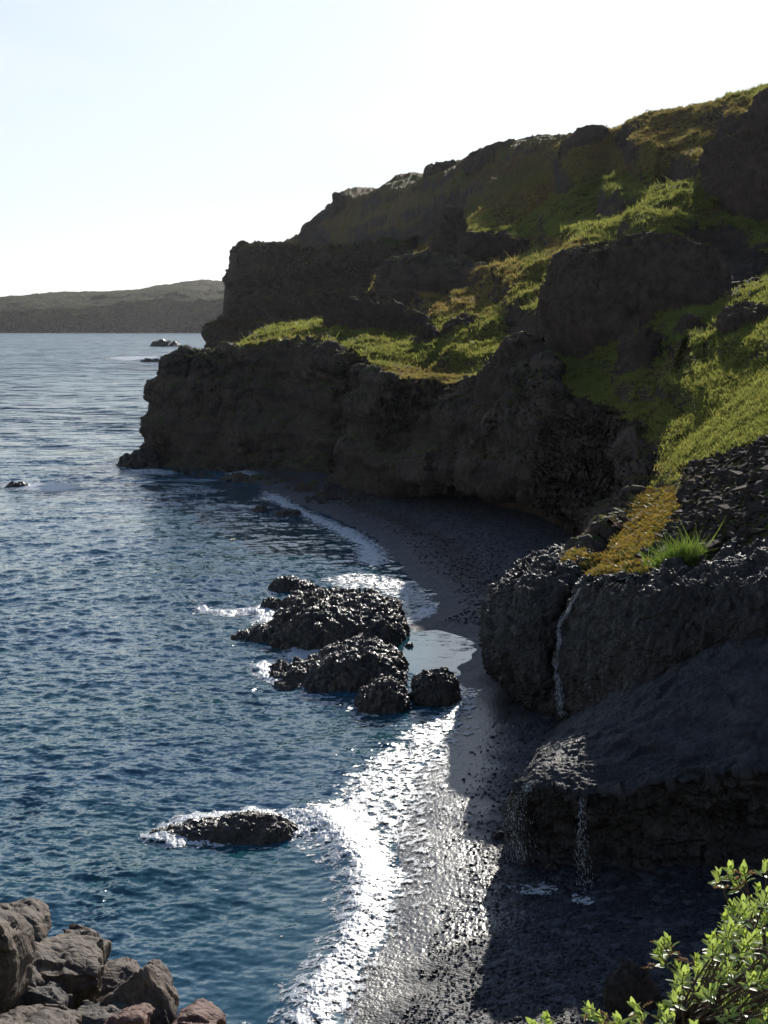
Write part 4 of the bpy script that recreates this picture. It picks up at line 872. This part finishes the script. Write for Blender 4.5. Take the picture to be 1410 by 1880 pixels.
# the bright tuft
tc_ = hill_at(1265, 77.5)
tp = tc_+np.stack([rs.normal(0, .7, 900), rs.normal(0, .5, 900), 0*rs.normal(0, .12, 900)], -1); tp[:, 2] += .55*np.exp(-((tp[:, 0]-tc_[0])**2+(tp[:, 1]-tc_[1])**2)/.8)
o = blades('grass_tuft', tp, None, np.full(900, .62), np.full(900, .07), M['tuft'], rs, nb=4, lean=.6); tag(o, 'bright green grass tuft growing at the lower edge of the scree', 'grass tuft')

# ------------------------------------------------------------------ stream and waterfalls
def strands(name, path, wd, n, label, r, mat=M['fall'], thick=.02, spread=.5, drops=200):
    """falling water: many broken thin threads following a 3D path"""
    path = catmull(np.array(path), 60); Vs, Fs, n0 = [], [], 0
    sub = [(r.normal(0, wd), r.normal(0, wd*.5)) for _ in range(7)]
    for k in range(n):
        a = r.uniform(0, .97); b = min(1, a+r.uniform(.008, .04)); t = np.linspace(a, b, 12)
        sx0, sy0 = sub[k % 7]; off = np.array([sx0*(.4+.6*a)+r.normal(0, .03+wd*.55*(a+.2)), sy0+r.normal(0, .03), 0]); c = np.stack([np.interp(t, np.linspace(0, 1, 60), path[:, j]) for j in range(3)], -1)+off*(1+spread*t[:, None])
        c[:, 0] += np.sin(t*30+k)*.02; wv = thick*.85*np.sin(np.linspace(0.05, 3.09, 12))*r.uniform(.5, 1.5)
        L = []
        for ang in (0, 2.1, 4.2): L.append(c+np.stack([np.cos(ang)*wv, np.sin(ang)*wv, 0*wv], -1))
        G = np.stack(L, 1).reshape(-1, 3); i = np.arange(36).reshape(12, 3); i = np.concatenate([i, i[:, :1]], 1)
        Fs.append(np.stack([i[:-1, :-1], i[:-1, 1:], i[1:, 1:], i[1:, :-1]], -1).reshape(-1, 4)+n0); Vs.append(G); n0 += 36
    me = raw_mesh(name, np.vstack(Vs), np.vstack(Fs), True); o = link(name, me, mat); tag(o, label, 'waterfall', 'small waterfalls off the near rocks'); return o
def fall_path(pxs, pys, D): return [pt(a, b, d_) for a, b, d_ in zip(pxs, pys, D)]
def proud(px, py, G, GX, GY, dy=-.35):
    m_ = ((GX-px)**2+(GY-py)**2) < 30
    if not m_.any(): return on_rock(px, py, G, GX, GY)
    c = G[m_]; q = c[np.argmin(c[:, 1])].copy(); q[1] += dy; return q
pa = [proud(a, b, UP, UPX, UPY, -.12) for a, b in ((1062, 1075), (1052, 1095), (1042, 1120), (1030, 1150), (1024, 1180), (1020, 1215), (1022, 1250), (1026, 1290), (1030, 1318))]
strands('waterfall', pa, .10, 900, 'tallest thin waterfall, down the cleft of the bulging rock', rs, thick=.018)

pa = [proud(a, b, NP_, NPX, NPY, -.10) for a, b in ((985, 1428), (970, 1440), (958, 1458), (952, 1480), (950, 1510), (953, 1545), (960, 1590))]
strands('waterfall', pa, .26, 600, 'thin veil of water round the outer left corner of the black ledge', rs, thick=.016)
def free_fall(px, py0, D, z1, n=7, out=.5):
    a = pt(px, py0, D); return [a+np.array([.04*k, -out*k/n*.5, (z1-a[2])*(k/(n-1))**1.5]) for k in range(n)]
c0 = proud(1064, 1452, NP_, NPX, NPY, -.25)
strands('waterfall', [c0+np.array([-.10*k+(.02*k*k), -.12*k-.1, (0.7-c0[2])*(k/6)]) for k in range(7)], .16, 300, 'broken thread of water dripping free from the middle of the ledge lip', rs, thick=.012)
pa = [proud(a, b, UP, UPX, UPY, -.1) for a, b in ((1165, 1130), (1140, 1160), (1110, 1190), (1088, 1215), (1082, 1250), (1084, 1290))]
strands('waterfall', pa, .15, 110, 'faint trickle on the right lobe of the bulging rock', rs, thick=.012)
# stream pool on top of the bulging rock and splash pool on the pebbles
def puddle(name, poly, G, GX, GY, mat, label, dz=.05):
    poly = catmull(np.array(poly+poly[:1], float), 60)[:-1]; c = poly.mean(0); pts = []
    for f_ in np.linspace(0, 1, 8): pts.append(c+(poly-c)*f_)
    A = np.array([[on_rock(q[0], q[1], G, GX, GY) for q in row] for row in pts]); A[..., 2] = A[..., 2]+dz
    A = np.concatenate([A, A[:, :1]], 1); A = A+np.array([0, 0, .03])*perlin(A*4)[..., None]
    o = grid_obj(name, A, mat, attrs={'calm': np.full(A.shape[:2], .3)}); tag(o, label, 'stream'); return o
puddle('stream', [(1052, 1080), (1060, 1068), (1085, 1058), (1130, 1060), (1168, 1060), (1160, 1068), (1110, 1070), (1085, 1078), (1062, 1092)], UP, UPX, UPY, M['sea'], 'shining stream running over the rock above the tallest waterfall', .14)

def splash(poly, label):
    poly = catmull(np.array(poly+poly[:1], float), 60)[:-1]; c = poly.mean(0); rows_ = [c+(poly-c)*f_ for f_ in np.linspace(0, 1, 14)]
    A = np.array([beach_hit(r_[:, 0], r_[:, 1]) for r_ in rows_]); A = np.concatenate([A, A[:, :1]], 1); A[..., 2] += .07+.04*perlin(A*5)
    dn = np.repeat((.10-.42*np.linspace(0, 1, 14)**1.5)[:, None], A.shape[1], 1)+.12*perlin(A*1.7)
    tag(grid_obj('splash', A, M['foam'], attrs={'dens': dn}), label, 'splash', 'splashes under the waterfalls')
splash([(930, 1628), (1000, 1622), (1040, 1634), (1000, 1648), (950, 1645)], 'faint wide splash on the pebbles below the left corner of the black ledge')
splash([(1035, 1650), (1070, 1640), (1100, 1646), (1085, 1662), (1050, 1664)], 'small splash where the ledge drip hits the pebbles')

# ------------------------------------------------------------------ bluff under the viewer
bxv = np.linspace(-28, 26, 240); byv = np.linspace(-6, 43, 200); gy, gx = np.meshgrid(byv, bxv, indexing='ij')
gz = 23.35-.60*np.clip(gy, 0, 99)+.3*fbm(np.stack([gx*.4, gy*.4, gx*0], -1), 4)
left = np.exp(-(((gx+3.3)/2.4)**2)**2)*np.exp(-(((gy-9.3)/2.3)**2)**2); 
mound = 19.55-.10*(gy-9)-.12*(gx+3)
gz = np.where(left > 0, gz*(1-left)+np.maximum(mound, gz)*left, gz)
right = np.exp(-(((gx-1.7)/1.5)**2)**2)*np.exp(-(((gy-4.6)/1.6)**2)**2); gz = gz+right*.5
gz = np.minimum(gz, HC-1.3)
o = grid_obj('ground', np.stack([gx, gy, gz], -1), M['soil']); tag(o, kind='structure')

# ------------------------------------------------------------------ foreground boulders
RG = 'boulders piled at the lower left corner'
def fboulder(poly, D, thick, mat, label, seed, dD=None, bev=.03, rough=.02):
    """block from its outline: front corners at their own distance, a shrunken back face behind"""
    r = np.random.default_rng(seed); bm = bmesh.new(); pts = []
    for k, q in enumerate(poly):
        dq = q[2] if len(q) == 3 else 0
        f_ = pt(q[0], q[1], D+dq); pts.append(f_)
    pts = np.array(pts); c = pts.mean(0)
    back = c+(pts-c)*.86+np.array([0, thick, -thick*.30]); 
    pts = pts-np.array([0, 0, .05]); back = back-np.array([0, 0, .05]); c = pts.mean(0); allq = np.vstack([pts, back]); 
    for v in allq: bm.verts.new(Vector(v-c))
    bmesh.ops.convex_hull(bm, input=bm.verts)
    bmesh.ops.delete(bm, geom=[v for v in bm.verts if not v.link_faces], context='VERTS')
    bmesh.ops.dissolve_limit(bm, angle_limit=R(6), verts=bm.verts, edges=bm.edges)
    bmesh.ops.triangulate(bm, faces=bm.faces)
    for _ in range(7):
        e = [e for e in bm.edges if e.calc_length() > .028]
        if not e or len(bm.verts) > 60000: break
        bmesh.ops.subdivide_edges(bm, edges=e, cuts=1); bmesh.ops.triangulate(bm, faces=[f for f in bm.faces if len(f.verts) > 3])
    for _ in range(1): bmesh.ops.smooth_vert(bm, verts=bm.verts, factor=.5, use_axis_x=True, use_axis_y=True, use_axis_z=True)
    bm.normal_update()
    co = np.array([v.co[:] for v in bm.verts]); no = np.array([v.normal[:] for v in bm.verts]); q = co+seed*3.1
    h = fbm(q*3.2, 5, .55)*rough*1.3+(fbm(q*9, 4, .6, True)-.4)*rough*.9+perlin(q*1.3)*rough*.8
    pit = np.clip(perlin(q*14)-.25, 0, 1)*-rough*1.6+blocky(q*4.5, seed)*rough*1.5
    co = co+no*(h+pit)[:, None]
    for v, p_ in zip(bm.verts, co): v.co = p_
    for f_ in bm.faces: f_.smooth = True
    me = bpy.data.meshes.new('boulder'); bm.to_mesh(me); bm.free()
    o = link('boulder', me, mat); o.location = c; tag(o, label, 'boulder', RG); return o
G_, Rd, Dk = M['boulder'], M['boulder_red'], M['boulder_dark']
fboulder([(-160, 1670), (-60, 1662), (-10, 1684), (10, 1712), (20, 1760), (10, 1830), (-20, 1870), (-160, 1900)], 8.2, .7, G_, 'smooth grey boulder cut off by the left edge of the picture', 1)
fboulder([(-40, 1668, .3), (0, 1652, .2), (44, 1650, .3), (64, 1682, .1), (71, 1715, 0), (55, 1730, -.1), (10, 1740, -.1), (-30, 1740, 0)], 9.8, .55, G_, 'rounded grey boulder topmost at the left, with a flat weathered top', 2)
fboulder([(62, 1716, .1), (100, 1697, .7), (150, 1705, .8), (187, 1726, .4), (176, 1775, -.05), (160, 1850, -.05), (110, 1880, -.1), (60, 1860, -.2), (55, 1770, -.2), (85, 1778, -.25)], 9.3, .5, G_, 'big block with a rough sunlit top and a dark flat front', 3)
fboulder([(24, 1740, .1), (50, 1745, .1), (80, 1792, 0), (60, 1800, -.1), (30, 1790, -.1), (18, 1770, 0)], 9.0, .35, G_, 'small pale wedge lit by the sun in front of the rounded boulder', 4)
fboulder([(-20, 1770, 0), (30, 1785, .1), (95, 1800, .1), (112, 1830, 0), (105, 1880, -.1), (60, 1910, -.2), (-20, 1900, -.2)], 8.8, .5, Dk, 'dark shaded block with pale lichen dots below the pale wedge', 5)
fboulder([(164, 1800, 0), (175, 1765, .2), (205, 1756, .3), (238, 1764, .3), (247, 1782, .2), (225, 1815, 0), (190, 1835, -.1), (165, 1830, -.1)], 9.6, .45, G_, 'brown pitted boulder wedged between the big block and the pointed one', 6)
fboulder([(155, 1850, 0), (195, 1822, .05), (245, 1778, .15), (268, 1760, .25), (284, 1772, .35), (300, 1820, .3), (316, 1852, .2), (312, 1920, 0), (240, 1930, -.1), (170, 1910, -.1)], 8.9, .5, G_, 'pointed boulder with a notch beside its sharp peak', 7)
fboulder([(95, 1880, 0), (125, 1848, .2), (190, 1850, .2), (215, 1860, .1), (205, 1910, -.1), (100, 1930, -.1)], 8.4, .45, Dk, 'low flat brown slab in front of the big block', 8)
fboulder([(190, 1870, .05), (215, 1855, .15), (250, 1848, .2), (266, 1860, .15), (262, 1930, 0), (190, 1930, -.1)], 8.2, .4, Rd, 'small reddish brown stone in front of the pointed boulder', 9)
fboulder([(-30, 1865, .1), (20, 1857, .2), (80, 1862, .2), (122, 1876, .1), (120, 1940, -.1), (-30, 1950, -.1)], 7.7, .6, G_, 'flat sunlit slab along the bottom edge at the far left', 10)
fboulder([(308, 1870, 0), (325, 1852, .15), (348, 1843, .2), (370, 1856, .15), (396, 1876, .1), (400, 1940, -.1), (310, 1940, -.1)], 8.6, .45, Rd, 'reddish boulder at the right end of the pile', 11)

# ------------------------------------------------------------------ willow shrub
rl = np.random.default_rng(21)
root = np.array([1.25, 4.4, 21.35]); shrub = empty('willow_shrub', root); tag(shrub, 'leafy green willow shrub with dry catkins in the lower right corner', 'shrub')
LV, LF, SV, SF, KV, KF = [], [], [], [], [], []; nl = ns = nk = 0
def leaf(base, d, up, L, W_):
    """pointed oval leaf, folded along the midrib and curved, 3x6 vertices"""
    global nl
    d = d/np.linalg.norm(d); side = np.cross(d, up); side /= np.linalg.norm(side)+1e-9; nrm = np.cross(side, d)
    t = np.linspace(0, 1, 7); wv = W_*.5*(np.sin(np.pi*t**.80)**.8)+.0004; fold = rl.uniform(.15, .5); curl = rl.uniform(-.05, .45)
    mid = base+d*(t*L)[:, None]-nrm*(curl*L*t*t*.5)[:, None]
    a = mid+side*wv[:, None]+nrm*(wv*fold)[:, None]; b = mid-side*wv[:, None]+nrm*(wv*fold)[:, None]
    G = np.stack([a, mid, b], 1).reshape(-1, 3); i = np.arange(21).reshape(7, 3)
    LF.append(np.stack([i[:-1, :-1], i[:-1, 1:], i[1:, 1:], i[1:, :-1]], -1).reshape(-1, 4)+nl); LV.append(G); nl += 21
def tube(path, r0, r1):
    global ns
    path = np.array(path); n_ = len(path); t = np.gradient(path, axis=0); t /= np.linalg.norm(t, axis=1)[:, None]; a = np.cross(t, [0.3, .2, 1]); a /= np.linalg.norm(a, axis=1)[:, None]+1e-9; b = np.cross(t, a)
    rr = np.linspace(r0, r1, n_)[:, None, None]; an = np.linspace(0, 2*np.pi, 6)[:-1]
    G = path[:, None]+rr*(np.cos(an)[None, :, None]*a[:, None]+np.sin(an)[None, :, None]*b[:, None])
    SV.append(G.reshape(-1, 3)); SF.append(grid_faces(n_, 5, True)+ns); ns += n_*5
def sprig(tip, frm, size=1.0, nleaf=11, catkin=False):
    d = tip-frm; d /= np.linalg.norm(d); d = d+np.array([0, 0, .55])+rl.normal(0, .15, 3); d /= np.linalg.norm(d)
    for k in range(nleaf):
        t = k/nleaf; a = k*2.4+rl.uniform(-.3, .3); s1 = np.cross(d, [.1, .9, .2]); s1 /= np.linalg.norm(s1); s2 = np.cross(d, s1)
        out = np.cos(a)*s1+np.sin(a)*s2; ld_ = out*(1.0-.65*t)+d*(.45+.8*t)+rl.normal(0, .12, 3)
        leaf(tip-d*(1-t)*.055*size+out*.002, ld_, d+np.array([0, 0, .3]), size*rl.uniform(.025, .040)*(1-.35*t*t), size*rl.uniform(.012, .018)*(1-.2*t))
    if catkin:
        global nk
        for _ in range(rl.integers(2, 5)):
            b = tip-d*.04+rl.normal(0, .012, 3); dd_ = rl.normal(0, 1, 3); dd_[2] = abs(dd_[2])*.3; dd_ /= np.linalg.norm(dd_)
            for j in range(34):
                t = rl.uniform(0, 1); v = rl.normal(0, 1, 3); v /= np.linalg.norm(v); c = b+dd_*t*.035+np.array([0, 0, -.012*t*t]); e = np.cross(v, dd_)*.0022
                KV.append(np.stack([c-e, c+e, c+v*.006+dd_*.004])); KF.append(np.array([[nk, nk+1, nk+2]])); nk += 3
hand = [(1340, 1590, 4.0, 1), (1318, 1600, 4.0, 1), (1365, 1592, 4.02, 1), (1345, 1612, 3.98, 1), (1410, 1582, 3.9, 0), (1212, 1728, 3.9, 1), (1206, 1748, 3.9, 1), (1225, 1722, 3.92, 1), (1243, 1772, 3.9, 0), (1245, 1800, 3.9, 0), (1002, 1866, 3.6, 0), (975, 1880, 3.6, 0), (1078, 1848, 3.6, 1), (1095, 1865, 3.62, 1), (1160, 1840, 3.6, 1), (1135, 1868, 3.6, 0), (1175, 1862, 3.6, 0), (1300, 1720, 4.0, 0), (1340, 1660, 4.1, 0), (1392, 1625, 4.1, 0), (1405, 1650, 4.0, 0), (1330, 1680, 4.05, 0)]
bnd = np.array([(930, 1905), (1090, 1895), (1150, 1875), (1215, 1850), (1235, 1790), (1262, 1765), (1290, 1730), (1318, 1705), (1335, 1655), (1375, 1650), (1400, 1625), (1600, 1580), (1650, 2100), (930, 2100)], float)
tips = [(a, b, c, k) for a, b, c, k in hand]
while len(tips) < 620:
    a, b = rl.uniform(930, 1520), rl.uniform(1600, 2080)
    if inside(np.array([[a, b]]), bnd)[0]: tips.append((a, b, rl.uniform(3.35, 4.7), rl.uniform() < .10))
hubs = [root+np.array([rl.normal(0, .25), rl.normal(-.1, .3), rl.uniform(.25, .8)]) for _ in range(26)]
hubs += [pt(1390, 1740, 4.1), pt(1340, 1800, 4.0), pt(1400, 1850, 4.0), pt(1290, 1830, 3.9), pt(1240, 1880, 3.8), pt(1400, 1680, 4.15)]
hubs = np.array(hubs)
for hb in hubs:
    m_ = (root+hb)/2+rl.normal(0, .06, 3); tube(catmull(np.array([root, m_, hb]), 10), .011, .006)
for a, b, c, k in tips:
    tip = pt(a, b, c); dst = np.linalg.norm(hubs-tip, axis=1)+np.maximum(0, hubs[:, 2]-tip[2]+.05)*6; hb = hubs[np.argmin(dst)]
    m_ = (hb+tip)/2+np.array([rl.normal(0, .02), rl.normal(0, .02), -.04]); tube(catmull(np.array([hb, m_, tip]), 9), .0042, .0018)
    sprig(tip, m_, 1.0, rl.integers(9, 14), bool(k))
o = link('stems', raw_mesh('stems', np.vstack(SV)-root, np.vstack(SF), True), M['bark'], shrub)
o = link('foliage', raw_mesh('foliage', np.vstack(LV)-root, np.vstack(LF), True), M['leaf'], shrub)
o = link('catkins', raw_mesh('catkins', np.vstack(KV)-root, np.vstack(KF), False), M['catkin'], shrub)

# ------------------------------------------------------------------ haze
HAZE = True
if HAZE:
    bm = bmesh.new(); bmesh.ops.create_cube(bm, size=1); me = bpy.data.meshes.new('haze'); bm.to_mesh(me); bm.free()
    m = bpy.data.materials.new('thin_sea_haze'); m.use_nodes = True; t = m.node_tree; t.nodes.clear(); mo = t.nodes.new('ShaderNodeOutputMaterial'); pv = t.nodes.new('ShaderNodeVolumePrincipled')
    pv.inputs['Color'].default_value = (.95, .97, 1, 1); pv.inputs['Density'].default_value = 1.1e-5; pv.inputs['Anisotropy'].default_value = .45; t.links.new(pv.outputs[0], mo.inputs[1])
    o = link('haze', me, m); o.location = (0, 6000, 380); o.scale = (70000, 92000, 900); tag(o, 'thin pale sea haze softening the distant headland', 'haze', kind='stuff')
